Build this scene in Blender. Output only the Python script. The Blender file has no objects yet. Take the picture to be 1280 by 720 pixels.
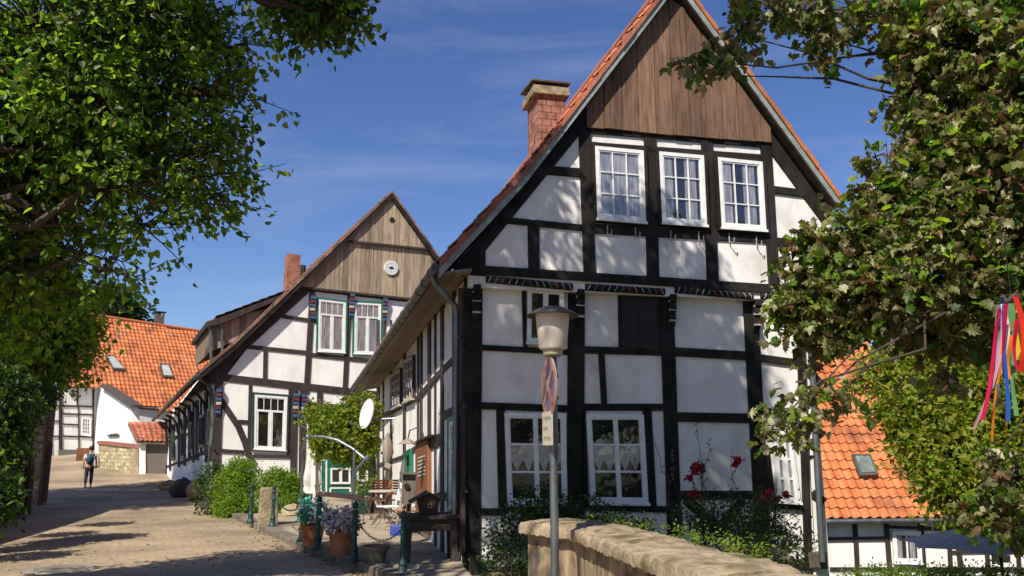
import bpy, math, random
import numpy as np
from mathutils import Vector
random.seed(7)
rng = np.random.default_rng(11)
PI = math.pi
R_ = math.radians
scene = bpy.context.scene
col = scene.collection

# ------------------------------------------------------------------ camera, world, sun, exposure
FPX = 1040.0
CAM_H = 1.75
TH = math.atan(200 / 1040)
cam_d = bpy.data.cameras.new('camera')
cam = bpy.data.objects.new('camera', cam_d); col.objects.link(cam)
cam_d.sensor_width = 36; cam_d.lens = 36 * FPX / 1280
cam_d.clip_start = 0.05; cam_d.clip_end = 3000
cam.location = (0, 0, CAM_H); cam.rotation_euler = (PI / 2 + TH, 0, 0)
scene.camera = cam
scene.render.resolution_x = 1024; scene.render.resolution_y = 576

SUN_H, SUN_E = 207.0, 47.0            # heading towards the sun (clockwise from +Y), elevation
world = bpy.data.worlds.new('World'); scene.world = world
world.use_nodes = True
wt = world.node_tree; wt.nodes.clear()
wo = wt.nodes.new('ShaderNodeOutputWorld'); bg = wt.nodes.new('ShaderNodeBackground')
sky = wt.nodes.new('ShaderNodeTexSky'); sky.sky_type = 'NISHITA'; sky.sun_disc = False
sky.sun_elevation = R_(SUN_E); sky.sun_rotation = R_(SUN_H)
sky.air_density = 1.0; sky.dust_density = 0.9; sky.ozone_density = 4.0; sky.altitude = 400
bg.inputs['Strength'].default_value = 0.078
tc = wt.nodes.new('ShaderNodeTexCoord'); mp = wt.nodes.new('ShaderNodeMapping')
mp.inputs['Scale'].default_value = (1.2, 1.2, 5.5); mp.inputs['Rotation'].default_value = (0.12, 0.25, 0.4)
nz = wt.nodes.new('ShaderNodeTexNoise'); nz.inputs['Scale'].default_value = 1.6; nz.inputs['Detail'].default_value = 7
nz.inputs['Roughness'].default_value = 0.62; nz.inputs['Distortion'].default_value = 0.7
cr = wt.nodes.new('ShaderNodeValToRGB')
cr.color_ramp.elements[0].position = 0.52; cr.color_ramp.elements[0].color = (0, 0, 0, 1)
cr.color_ramp.elements[1].position = 0.80; cr.color_ramp.elements[1].color = (0.16, 0.16, 0.16, 1)
mx = wt.nodes.new('ShaderNodeMixRGB'); mx.inputs[2].default_value = (7.0, 7.4, 8.2, 1)
L = wt.links.new
L(tc.outputs['Generated'], mp.inputs['Vector']); L(mp.outputs[0], nz.inputs['Vector']); L(nz.outputs['Fac'], cr.inputs[0])
L(cr.outputs[0], mx.inputs[0]); L(sky.outputs[0], mx.inputs[1]); hs = wt.nodes.new('ShaderNodeHueSaturation'); hs.inputs['Hue'].default_value = .514; hs.inputs['Saturation'].default_value = 1.15; hs.inputs['Value'].default_value = 1.0; L(mx.outputs[0], hs.inputs['Color']); L(hs.outputs[0], bg.inputs['Color']); L(bg.outputs[0], wo.inputs[0])
sd = bpy.data.lights.new('sun', 'SUN'); sd.energy = 4.2; sd.angle = R_(0.55); sd.color = (1.0, 0.93, 0.82)
sun = bpy.data.objects.new('sun', sd); col.objects.link(sun)
h, e = R_(SUN_H), R_(SUN_E)
sdir = Vector((math.sin(h) * math.cos(e), math.cos(h) * math.cos(e), math.sin(e)))
sun.rotation_euler = sdir.to_track_quat('Z', 'Y').to_euler(); sun.location = (0, 0, 40)
vs = scene.view_settings; vs.view_transform = 'Standard'; vs.look = 'None'; vs.exposure = 0.72; vs.gamma = 1.0
vs.use_curve_mapping = False

# ------------------------------------------------------------------ reading positions off surveyed planes
CAMP = np.array([0, 0, CAM_H]); RV = np.array([1.0, 0, 0])
FV = np.array([0, math.cos(TH), math.sin(TH)]); UV = np.array([0, -math.sin(TH), math.cos(TH)])
def ray(x, y): return (x - 640) / FPX * RV + FV + (360 - y) / FPX * UV
def at(x, y, Y):
    d = ray(x, y); return CAMP + d * (Y / d[1])
def gpt(x, y, z=0.0):
    d = ray(x, y); return CAMP + d * ((z - CAM_H) / d[2])
class Fr:
    """wall frame: u runs right along the wall, v into the wall, w up"""
    def __init__(s, o, hd):
        a = R_(hd); s.o = np.array([o[0], o[1], 0.0])
        s.u = np.array([math.sin(a), math.cos(a), 0]); s.v = np.array([-math.cos(a), math.sin(a), 0])
    def P(s, u, v, w): return s.o + s.u * u + s.v * v + np.array([0, 0, w])
    def uw(s, x, y, v=0.0):
        d = ray(x, y); o = s.o + s.v * v; t = ((o - CAMP) @ s.v) / (d @ s.v); p = CAMP + d * t
        return (float((p - s.o) @ s.u), float(p[2]))

# ------------------------------------------------------------------ mesh builder
class MB:
    def __init__(s): s.v = []; s.f = []; s.m = []
    def face(s, pts, m=0):
        n = len(s.v); s.v += [tuple(float(c) for c in p) for p in pts]; s.f.append(list(range(n, n + len(pts)))); s.m.append(m)
    def mesh_add(s, vs_, fs, m=0):
        n = len(s.v); s.v += [tuple(float(c) for c in p) for p in vs_]
        for f in fs: s.f.append([i + n for i in f]); s.m.append(m)
    def hull(s, a, b, m=0):
        """prism between polygon a and polygon b (same count)"""
        k = len(a); vs_ = list(a) + list(b)
        fs = [list(range(k)), list(range(2 * k - 1, k - 1, -1))]
        for i in range(k):
            j = (i + 1) % k; fs.append([j, i, i + k, j + k])
        s.mesh_add(vs_, fs, m); return s
    def fbox(s, fr, u0, u1, v0, v1, w0, w1, m=0):
        a = [fr.P(u0, v0, w0), fr.P(u1, v0, w0), fr.P(u1, v0, w1), fr.P(u0, v0, w1)]
        b = [fr.P(u0, v1, w0), fr.P(u1, v1, w0), fr.P(u1, v1, w1), fr.P(u0, v1, w1)]
        return s.hull(a, b, m)
    def fprism(s, fr, uw, v0, v1, m=0):
        return s.hull([fr.P(u, v0, w) for u, w in uw], [fr.P(u, v1, w) for u, w in uw], m)
    def pprism(s, fr, px, v0, v1, m=0, vp=None):
        """px polygon read on the plane v=vp"""
        vp = v0 if vp is None else vp
        return s.fprism(fr, [fr.uw(x, y, vp) for x, y in px], v0, v1, m)
    def beam(s, fr, x1, y1, x2, y2, wpx, v0, v1, m=0):
        dx, dy = x2 - x1, y2 - y1; l = math.hypot(dx, dy); nx, ny = -dy / l * wpx / 2, dx / l * wpx / 2
        return s.pprism(fr, [(x1 + nx, y1 + ny), (x2 + nx, y2 + ny), (x2 - nx, y2 - ny), (x1 - nx, y1 - ny)], v0, v1, m)
    def box(s, c, sz, rz=0, m=0, taper=1.0, tilt=None):
        x, y, z = sz[0] / 2, sz[1] / 2, sz[2] / 2; ca, sa = math.cos(rz), math.sin(rz)
        vs_ = []
        for k, t in ((-1, 1), (1, taper)):
            for i, j in ((-1, -1), (1, -1), (1, 1), (-1, 1)):
                p = Vector((i * x * t, j * y * t, k * z))
                if tilt: p.rotate(tilt)
                vs_.append((c[0] + p.x * ca - p.y * sa, c[1] + p.x * sa + p.y * ca, c[2] + p.z))
        s.mesh_add(vs_, [[3, 2, 1, 0], [4, 5, 6, 7], [0, 1, 5, 4], [1, 2, 6, 5], [2, 3, 7, 6], [3, 0, 4, 7]], m); return s
    def tube(s, pts, r, n=8, m=0, cap=True):
        pts = [Vector([float(c) for c in p]) for p in pts]; rr = r if isinstance(r, (list, tuple)) else [r] * len(pts)
        vs_ = []; up = None
        for i, p in enumerate(pts):
            d = (pts[min(i + 1, len(pts) - 1)] - pts[max(i - 1, 0)])
            if d.length < 1e-9: d = Vector((0, 0, 1))
            d.normalize()
            if up is None: up = d.orthogonal().normalized()
            up = (up - d * up.dot(d)); up = up.normalized() if up.length > 1e-6 else d.orthogonal().normalized()
            q = d.cross(up)
            for k in range(n):
                a = 2 * PI * k / n; vs_.append(p + (up * math.cos(a) + q * math.sin(a)) * rr[i])
        fs = []
        for i in range(len(pts) - 1):
            for k in range(n):
                j = (k + 1) % n; fs.append([i * n + k, i * n + j, (i + 1) * n + j, (i + 1) * n + k])
        if cap: fs += [list(range(n - 1, -1, -1)), list(range((len(pts) - 1) * n, len(pts) * n))]
        s.mesh_add(vs_, fs, m); return s
    def lathe(s, prof, c=(0, 0, 0), n=20, m=0, sy=1.0, cap=True, axis=None):
        vs_ = []; fs = []
        for r, z in prof:
            for k in range(n):
                a = 2 * PI * k / n; p = Vector((r * math.cos(a), r * math.sin(a) * sy, z))
                if axis is not None: p.rotate(axis)
                vs_.append((c[0] + p.x, c[1] + p.y, c[2] + p.z))
        for i in range(len(prof) - 1):
            for k in range(n):
                j = (k + 1) % n; fs.append([i * n + k, i * n + j, (i + 1) * n + j, (i + 1) * n + k])
        if cap: fs += [list(range(n - 1, -1, -1)), list(range((len(prof) - 1) * n, len(prof) * n))]
        s.mesh_add(vs_, fs, m); return s
    def blob(s, c, r, n=10, m=0, jit=0.0, sd=0):
        rg = random.Random(sd); ph = [rg.uniform(0, 6.3) for _ in range(6)]
        vs_ = []; fs = []
        for i in range(n + 1):
            t = PI * i / n
            for k in range(n * 2):
                a = PI * k / n
                q = 1 + jit * (math.sin(3 * a + ph[0] + 2 * t) * .5 + math.sin(5 * t + ph[1] + a * 2) * .3 + math.sin(2 * a + ph[2]) * .5)
                vs_.append((c[0] + r[0] * q * math.sin(t) * math.cos(a), c[1] + r[1] * q * math.sin(t) * math.sin(a), c[2] + r[2] * q * math.cos(t)))
        w = n * 2
        for i in range(n):
            for k in range(w):
                j = (k + 1) % w; fs.append([i * w + k, (i + 1) * w + k, (i + 1) * w + j, i * w + j])
        s.mesh_add(vs_, fs, m); return s
    def build(s, name, mats, parent=None, smooth=False, bevel=0.0, origin=None):
        me = bpy.data.meshes.new(name); me.from_pydata(s.v, [], s.f)
        mats = mats if isinstance(mats, (list, tuple)) else [mats]
        for m in mats: me.materials.append(m)
        me.polygons.foreach_set('material_index', s.m)
        if smooth: me.polygons.foreach_set('use_smooth', [True] * len(s.f))
        import bmesh
        bm = bmesh.new(); bm.from_mesh(me); bmesh.ops.remove_doubles(bm, verts=bm.verts, dist=1e-5)
        bmesh.ops.recalc_face_normals(bm, faces=bm.faces); bm.to_mesh(me); bm.free()
        o = bpy.data.objects.new(name, me); col.objects.link(o)
        if parent is not None:
            o.parent = parent; o.matrix_parent_inverse = inv(parent)
        if bevel > 0:
            b = o.modifiers.new('bevel', 'BEVEL'); b.width = bevel; b.segments = 2; b.limit_method = 'ANGLE'
        if smooth and hasattr(me, 'set_sharp_from_angle'): me.set_sharp_from_angle(angle=R_(42))
        return o
from mathutils import Matrix
def wm(o):
    m = Matrix.LocRotScale(o.location, o.rotation_euler, None)
    return (wm(o.parent) @ o.matrix_parent_inverse @ m) if o.parent else m
def inv(o): return wm(o).inverted()
def tag(o, label=None, cat=None, group=None, kind=None):
    if label: o['label'] = label
    if cat: o['category'] = cat
    if group: o['group'] = group
    if kind: o['kind'] = kind
    return o
def thing(name, label, cat, loc=(0, 0, 0), group=None):
    o = bpy.data.objects.new(name, None); col.objects.link(o); o.location = [float(c) for c in loc]
    o.empty_display_size = 0.2
    return tag(o, label, cat, group)
def dup(root, loc, rz=None, label=None, group=None):
    def rec(o, par):
        c = o.copy(); col.objects.link(c)
        if par is not None: c.parent = par; c.matrix_parent_inverse = o.matrix_parent_inverse.copy()
        for ch in list(o.children): rec(ch, c)
        return c
    r = rec(root, None); r.location = [float(c) for c in loc]
    if rz is not None: r.rotation_euler = (0, 0, rz)
    if label: r['label'] = label
    if group: r['group'] = group
    return r

# ------------------------------------------------------------------ materials
MAT = {}
def mat(name, c1, c2=None, scale=3.0, rough=0.8, bump=0.0, bscale=None, detail=5, stretch=(1, 1, 1), metal=0.0, c3=None, s3=0.6, lo=0.35, hi=0.65, spec=0.4, f3=(0.55, 0.75)):
    m = bpy.data.materials.new(name); m.use_nodes = True; nt = m.node_tree; b = nt.nodes['Principled BSDF']; l = nt.links.new
    b.inputs['Roughness'].default_value = rough; b.inputs['Metallic'].default_value = metal
    b.inputs['Specular IOR Level'].default_value = spec
    c2 = c2 or tuple(x * 0.8 for x in c1)
    t = nt.nodes.new('ShaderNodeTexCoord'); mpn = nt.nodes.new('ShaderNodeMapping'); mpn.inputs['Scale'].default_value = stretch
    l(t.outputs['Object'], mpn.inputs['Vector'])
    n = nt.nodes.new('ShaderNodeTexNoise'); n.inputs['Scale'].default_value = scale; n.inputs['Detail'].default_value = detail
    n.inputs['Roughness'].default_value = 0.65
    l(mpn.outputs[0], n.inputs['Vector'])
    r = nt.nodes.new('ShaderNodeValToRGB'); r.color_ramp.elements[0].position = lo; r.color_ramp.elements[1].position = hi
    r.color_ramp.elements[0].color = (*c2, 1); r.color_ramp.elements[1].color = (*c1, 1)
    l(n.outputs['Fac'], r.inputs[0]); out = r.outputs[0]
    if c3:
        n3 = nt.nodes.new('ShaderNodeTexNoise'); n3.inputs['Scale'].default_value = s3; n3.inputs['Detail'].default_value = 6
        l(t.outputs['Object'], n3.inputs['Vector'])
        r3 = nt.nodes.new('ShaderNodeValToRGB'); r3.color_ramp.elements[0].position = f3[0]; r3.color_ramp.elements[1].position = f3[1]
        mm = nt.nodes.new('ShaderNodeMixRGB'); l(n3.outputs['Fac'], r3.inputs[0]); l(r3.outputs[0], mm.inputs[0]); l(out, mm.inputs[1])
        mm.inputs[2].default_value = (*c3, 1); out = mm.outputs[0]
    l(out, b.inputs['Base Color'])
    if bump > 0:
        bn = nt.nodes.new('ShaderNodeTexNoise'); bn.inputs['Scale'].default_value = bscale or scale * 4; bn.inputs['Detail'].default_value = 6
        l(mpn.outputs[0], bn.inputs['Vector']); bp = nt.nodes.new('ShaderNodeBump'); bp.inputs['Strength'].default_value = bump
        bp.inputs['Distance'].default_value = 0.02 if bump < .85 else .06; l(bn.outputs['Fac'], bp.inputs['Height']); l(bp.outputs[0], b.inputs['Normal'])
    MAT[name] = m; return m
def leafmat(name, c, c2=None, trans=0.35, tc_=None):
    m = bpy.data.materials.new(name); m.use_nodes = True; nt = m.node_tree; b = nt.nodes['Principled BSDF']; l = nt.links.new
    t = nt.nodes.new('ShaderNodeTexCoord'); n = nt.nodes.new('ShaderNodeTexNoise'); n.inputs['Scale'].default_value = 2.2; n.inputs['Detail'].default_value = 3
    l(t.outputs['Object'], n.inputs['Vector']); r = nt.nodes.new('ShaderNodeValToRGB')
    c2 = c2 or tuple(x * 0.65 for x in c)
    r.color_ramp.elements[0].position = .38; r.color_ramp.elements[1].position = .62
    r.color_ramp.elements[0].color = (*c2, 1); r.color_ramp.elements[1].color = (*c, 1); l(n.outputs['Fac'], r.inputs[0])
    l(r.outputs[0], b.inputs['Base Color']); b.inputs['Roughness'].default_value = 0.45; b.inputs['Specular IOR Level'].default_value = 0.35
    tr = nt.nodes.new('ShaderNodeBsdfTranslucent'); tr.inputs['Color'].default_value = (*(tc_ or (c[0] * 2.6, c[1] * 2.6, c[2] * 0.9)), 1)
    mxs = nt.nodes.new('ShaderNodeMixShader'); mxs.inputs[0].default_value = trans
    l(b.outputs[0], mxs.inputs[1]); l(tr.outputs[0], mxs.inputs[2]); l(mxs.outputs[0], nt.nodes['Material Output'].inputs[0])
    MAT[name] = m; return m
plaster = mat('plaster', (.79, .765, .73), (.62, .59, .545), 2.2, .9, .45, 5, stretch=(1, 1, .45), c3=(.47, .43, .38), s3=1.3, f3=(.54, .82), lo=.25, hi=.6)
plaster_b = mat('plaster_b', (.81, .785, .75), (.66, .63, .58), 1.8, .9, .4, 5, stretch=(1, 1, .45), lo=.25, hi=.6, c3=(.60, .56, .50), s3=0.7, f3=(.58, .85))
timber = mat('timber', (.026, .022, .020), (.010, .009, .009), 5, .72, .4, 30, stretch=(1, 1, .35), c3=(.042, .035, .030), s3=1.6, f3=(.5, .8), spec=.15)
timber_brown = mat('timber_brown', (.050, .032, .030), (.022, .015, .015), 5, .7, .4, 30, stretch=(1, 1, .35))
soffit = mat('soffit', (.16, .12, .09), (.075, .055, .045), 4, .8, .3, 20)
barge = mat('bargeboard', (.30, .32, .31), (.17, .19, .18), 6, .75, .2)
white_paint = mat('white_paint', (.80, .80, .78), (.66, .66, .63), 7, .45, .08, 40)
grey_paint = mat('weathered_paint', (.50, .47, .42), (.30, .27, .22), 9, .7, .1, 40)
green_paint = mat('green_paint', (.012, .17, .10), (.008, .10, .062), 5, .45, .05)
green_dark = mat('green_iron', (.035, .085, .066), (.014, .034, .028), 20, .45, .3, 60, metal=.3)
blue_paint = mat('blue_paint', (.05, .14, .30), (.03, .07, .17), 8, .5)
red_paint = mat('oxblood_paint', (.20, .045, .05), (.10, .025, .03), 8, .5)
zinc = mat('zinc', (.22, .24, .25), (.12, .13, .14), 6, .42, .06, 20, metal=.7, stretch=(1, 1, .3))
zinc_dark = mat('zinc_dark', (.13, .12, .10), (.07, .065, .055), 5, .5, .1, 20, metal=.4)
iron = mat('rusty_iron', (.10, .055, .035), (.05, .03, .022), 12, .7, .2)
stone = mat('sandstone', (.40, .32, .20), (.20, .155, .10), 2.6, .92, .9, 9, c3=(.11, .10, .07), s3=1.1, f3=(.50, .72))
coping = mat('coping_stone', (.40, .31, .20), (.13, .10, .07), 9, .92, .8, 26, detail=9, c3=(.105, .085, .028), s3=4.5, f3=(.50, .66), lo=.3, hi=.62)
rock = mat('boulder', (.13, .10, .075), (.055, .045, .038), 2.5, .9, .8, 6)
rock_tan = mat('boulder_tan', (.42, .27, .15), (.25, .16, .09), 3, .9, .7, 6)
concrete = mat('paving_stone', (.36, .30, .22), (.22, .18, .13), 3.2, .88, .4, 14, c3=(.12, .095, .07), s3=.7, f3=(.52, .7))
kerb_m = mat('kerb_stone', (.20, .17, .13), (.10, .085, .065), 4, .9, .6, 12)
terracotta = mat('terracotta', (.50, .17, .07), (.36, .11, .05), 5, .75, .1, 20, c3=(.40, .26, .18), s3=4, f3=(.6, .75))
brown_wood = mat('brown_wood', (.23, .085, .030), (.12, .042, .018), 6, .6, .2, 30, stretch=(1, 1, .25))
dark_wood = mat('dark_wood', (.052, .036, .028), (.024, .018, .015), 6, .75, .3, 30)
grey_wood = mat('grey_wood', (.30, .26, .21), (.14, .115, .09), 7, .85, .4, 30, stretch=(1, 1, .2))
cloth_white = mat('white_cloth', (.74, .71, .66), (.58, .55, .50), 4, .95)
cloth_grey = mat('grey_canvas', (.50, .47, .44), (.40, .375, .35), 4, .9)
red_frame = mat('bark', (.085, .062, .045), (.035, .026, .020), 6, .95, 1.0, 14, stretch=(1, 1, .3)); bark = red_frame
brick_c = mat('chimney_clay', (.33, .15, .10), (.24, .105, .07), 7, .9)
black_m = mat('near_black', (.012, .012, .012), (.006, .006, .006), 6, .6)
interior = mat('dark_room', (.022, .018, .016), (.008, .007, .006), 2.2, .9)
lace = mat('lace', (.60, .57, .50), (.34, .32, .28), 60, .95, lo=.40, hi=.52)
curtain = mat('net_curtain', (.50, .49, .47), (.24, .24, .25), 5, .95, stretch=(5, 5, .4), lo=.4, hi=.6)
petal_red = mat('rose_red', (.45, .012, .035), (.25, .006, .02), 12, .6)
petal_pale = mat('flower_pale', (.74, .60, .62), (.52, .40, .44), 12, .7)
petal_teal = mat('teal_foil', (.06, .42, .36), (.03, .28, .25), 12, .4)
soil = mat('soil', (.05, .035, .025), (.025, .018, .012), 10, .95)
grass_m = mat('ground_cover', (.075, .085, .030), (.05, .045, .022), 1.3, .95, .8, 20)
asph = mat('render_base', (.16, .15, .14), (.10, .095, .09), 3, .9, .3)

def glass_mat(name, tint=.75, refl=1.0):
    m = bpy.data.materials.new(name); m.use_nodes = True; nt = m.node_tree; nt.nodes.clear(); l = nt.links.new
    o = nt.nodes.new('ShaderNodeOutputMaterial'); tr = nt.nodes.new('ShaderNodeBsdfTransparent'); tr.inputs[0].default_value = (tint, tint, tint * 1.02, 1)
    g = nt.nodes.new('ShaderNodeBsdfGlossy'); g.inputs['Roughness'].default_value = .03
    lw = nt.nodes.new('ShaderNodeLayerWeight'); lw.inputs['Blend'].default_value = .5; pw = nt.nodes.new('ShaderNodeMath'); pw.operation = 'POWER'; pw.inputs[1].default_value = 3.0; l(lw.outputs['Facing'], pw.inputs[0]); f = nt.nodes.new('ShaderNodeMath'); f.operation = 'MULTIPLY_ADD'; f.inputs[1].default_value = .7; f.inputs[2].default_value = .09; l(pw.outputs[0], f.inputs[0]); ms = nt.nodes.new('ShaderNodeMixShader')
    tcn = nt.nodes.new('ShaderNodeTexCoord'); nn = nt.nodes.new('ShaderNodeTexNoise'); nn.inputs['Scale'].default_value = 2.5
    bp = nt.nodes.new('ShaderNodeBump'); bp.inputs['Strength'].default_value = .06; bp.inputs['Distance'].default_value = .1
    l(tcn.outputs['Object'], nn.inputs['Vector']); l(nn.outputs['Fac'], bp.inputs['Height']); l(bp.outputs[0], g.inputs['Normal'])
    l(f.outputs[0], ms.inputs[0]); l(tr.outputs[0], ms.inputs[1]); l(g.outputs[0], ms.inputs[2]); l(ms.outputs[0], o.inputs[0])
    return m
glass = glass_mat('window_glass', .96)
def boards_mat(name, c1, c2, bw, ax, grey=None, seed=0.0):
    """vertical boards: colour per board, grain along z; ax = horizontal unit direction of the wall"""
    m = bpy.data.materials.new(name); m.use_nodes = True; nt = m.node_tree; b = nt.nodes['Principled BSDF']; l = nt.links.new
    t = nt.nodes.new('ShaderNodeTexCoord'); dp = nt.nodes.new('ShaderNodeVectorMath'); dp.operation = 'DOT_PRODUCT'
    dp.inputs[1].default_value = (float(ax[0]) / bw, float(ax[1]) / bw, 0); l(t.outputs['Object'], dp.inputs[0])
    ad = nt.nodes.new('ShaderNodeMath'); ad.operation = 'ADD'; ad.inputs[1].default_value = 200.0005 + float(seed); l(dp.outputs['Value'], ad.inputs[0])
    fl = nt.nodes.new('ShaderNodeMath'); fl.operation = 'FLOOR'; l(ad.outputs[0], fl.inputs[0])
    wn = nt.nodes.new('ShaderNodeTexWhiteNoise'); wn.noise_dimensions = '1D'; l(fl.outputs[0], wn.inputs['W'])
    mpn = nt.nodes.new('ShaderNodeMapping'); mpn.inputs['Scale'].default_value = (9, 9, .7); l(t.outputs['Object'], mpn.inputs['Vector'])
    n = nt.nodes.new('ShaderNodeTexNoise'); n.inputs['Scale'].default_value = 2.5; n.inputs['Detail'].default_value = 8; n.inputs['Roughness'].default_value = .7
    l(mpn.outputs[0], n.inputs['Vector'])
    r = nt.nodes.new('ShaderNodeValToRGB'); r.color_ramp.elements[0].position = .32; r.color_ramp.elements[1].position = .68
    r.color_ramp.elements[0].color = (*c2, 1); r.color_ramp.elements[1].color = (*c1, 1); l(n.outputs['Fac'], r.inputs[0])
    mr = nt.nodes.new('ShaderNodeMapRange'); mr.inputs['To Min'].default_value = .6; mr.inputs['To Max'].default_value = 1.3; l(wn.outputs['Value'], mr.inputs['Value'])
    mu = nt.nodes.new('ShaderNodeVectorMath'); mu.operation = 'SCALE'; l(r.outputs[0], mu.inputs[0]); l(mr.outputs[0], mu.inputs['Scale'])
    l(mu.outputs[0], b.inputs['Base Color']); b.inputs['Roughness'].default_value = .85; b.inputs['Specular IOR Level'].default_value = .25
    bp = nt.nodes.new('ShaderNodeBump'); bp.inputs['Strength'].default_value = .5; bp.inputs['Distance'].default_value = .01
    l(n.outputs['Fac'], bp.inputs['Height']); l(bp.outputs[0], b.inputs['Normal']); return m
def paver_mat():
    m = bpy.data.materials.new('clinker_paving'); m.use_nodes = True; nt = m.node_tree; b = nt.nodes['Principled BSDF']; l = nt.links.new
    t = nt.nodes.new('ShaderNodeTexCoord'); mpn = nt.nodes.new('ShaderNodeMapping'); mpn.inputs['Rotation'].default_value = (0, 0, R_(20))
    l(t.outputs['Object'], mpn.inputs['Vector'])
    wz = nt.nodes.new('ShaderNodeTexNoise'); wz.inputs['Scale'].default_value = 1.5; va = nt.nodes.new('ShaderNodeVectorMath'); va.operation = 'MULTIPLY_ADD'
    va.inputs[1].default_value = (.05, .05, 0); l(t.outputs['Object'], wz.inputs['Vector']); l(wz.outputs['Color'], va.inputs[0]); l(mpn.outputs[0], va.inputs[2])
    br = nt.nodes.new('ShaderNodeTexBrick'); br.inputs['Scale'].default_value = 1.0; br.inputs['Brick Width'].default_value = .21; br.inputs['Row Height'].default_value = .11
    br.inputs['Mortar Size'].default_value = .006; br.inputs['Mortar Smooth'].default_value = .6
    br.inputs['Color1'].default_value = (.44, .34, .225, 1); br.inputs['Color2'].default_value = (.35, .27, .18, 1); br.inputs['Mortar'].default_value = (.25, .19, .13, 1)
    l(va.outputs[0], br.inputs['Vector'])
    n = nt.nodes.new('ShaderNodeTexNoise'); n.inputs['Scale'].default_value = .45; n.inputs['Detail'].default_value = 8; l(t.outputs['Object'], n.inputs['Vector'])
    r = nt.nodes.new('ShaderNodeValToRGB'); r.color_ramp.elements[0].position = .35; r.color_ramp.elements[0].color = (.62, .60, .58, 1); r.color_ramp.elements[1].position = .65; r.color_ramp.elements[1].color = (1.12, 1.08, 1.0, 1)
    l(n.outputs['Fac'], r.inputs[0]); mm = nt.nodes.new('ShaderNodeMixRGB'); mm.blend_type = 'MULTIPLY'; mm.inputs[0].default_value = 1
    l(br.outputs['Color'], mm.inputs[1]); l(r.outputs[0], mm.inputs[2])
    n2 = nt.nodes.new('ShaderNodeTexNoise'); n2.inputs['Scale'].default_value = 14; n2.inputs['Detail'].default_value = 5; l(t.outputs['Object'], n2.inputs['Vector'])
    r2 = nt.nodes.new('ShaderNodeValToRGB'); r2.color_ramp.elements[0].position = .3; r2.color_ramp.elements[0].color = (.72, .72, .72, 1); r2.color_ramp.elements[1].position = .6
    m2 = nt.nodes.new('ShaderNodeMixRGB'); m2.blend_type = 'MULTIPLY'; m2.inputs[0].default_value = 1; l(n2.outputs['Fac'], r2.inputs[0]); l(mm.outputs[0], m2.inputs[1]); l(r2.outputs[0], m2.inputs[2])
    l(m2.outputs[0], b.inputs['Base Color']); b.inputs['Roughness'].default_value = .85
    bp = nt.nodes.new('ShaderNodeBump'); bp.inputs['Strength'].default_value = .7; bp.inputs['Distance'].default_value = .012; bp.invert = True
    l(br.outputs['Fac'], bp.inputs['Height']); bp2 = nt.nodes.new('ShaderNodeBump'); bp2.inputs['Strength'].default_value = .5; bp2.inputs['Distance'].default_value = .02
    l(n2.outputs['Fac'], bp2.inputs['Height']); l(bp.outputs[0], bp2.inputs['Normal']); l(bp2.outputs[0], b.inputs['Normal']); return m
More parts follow.
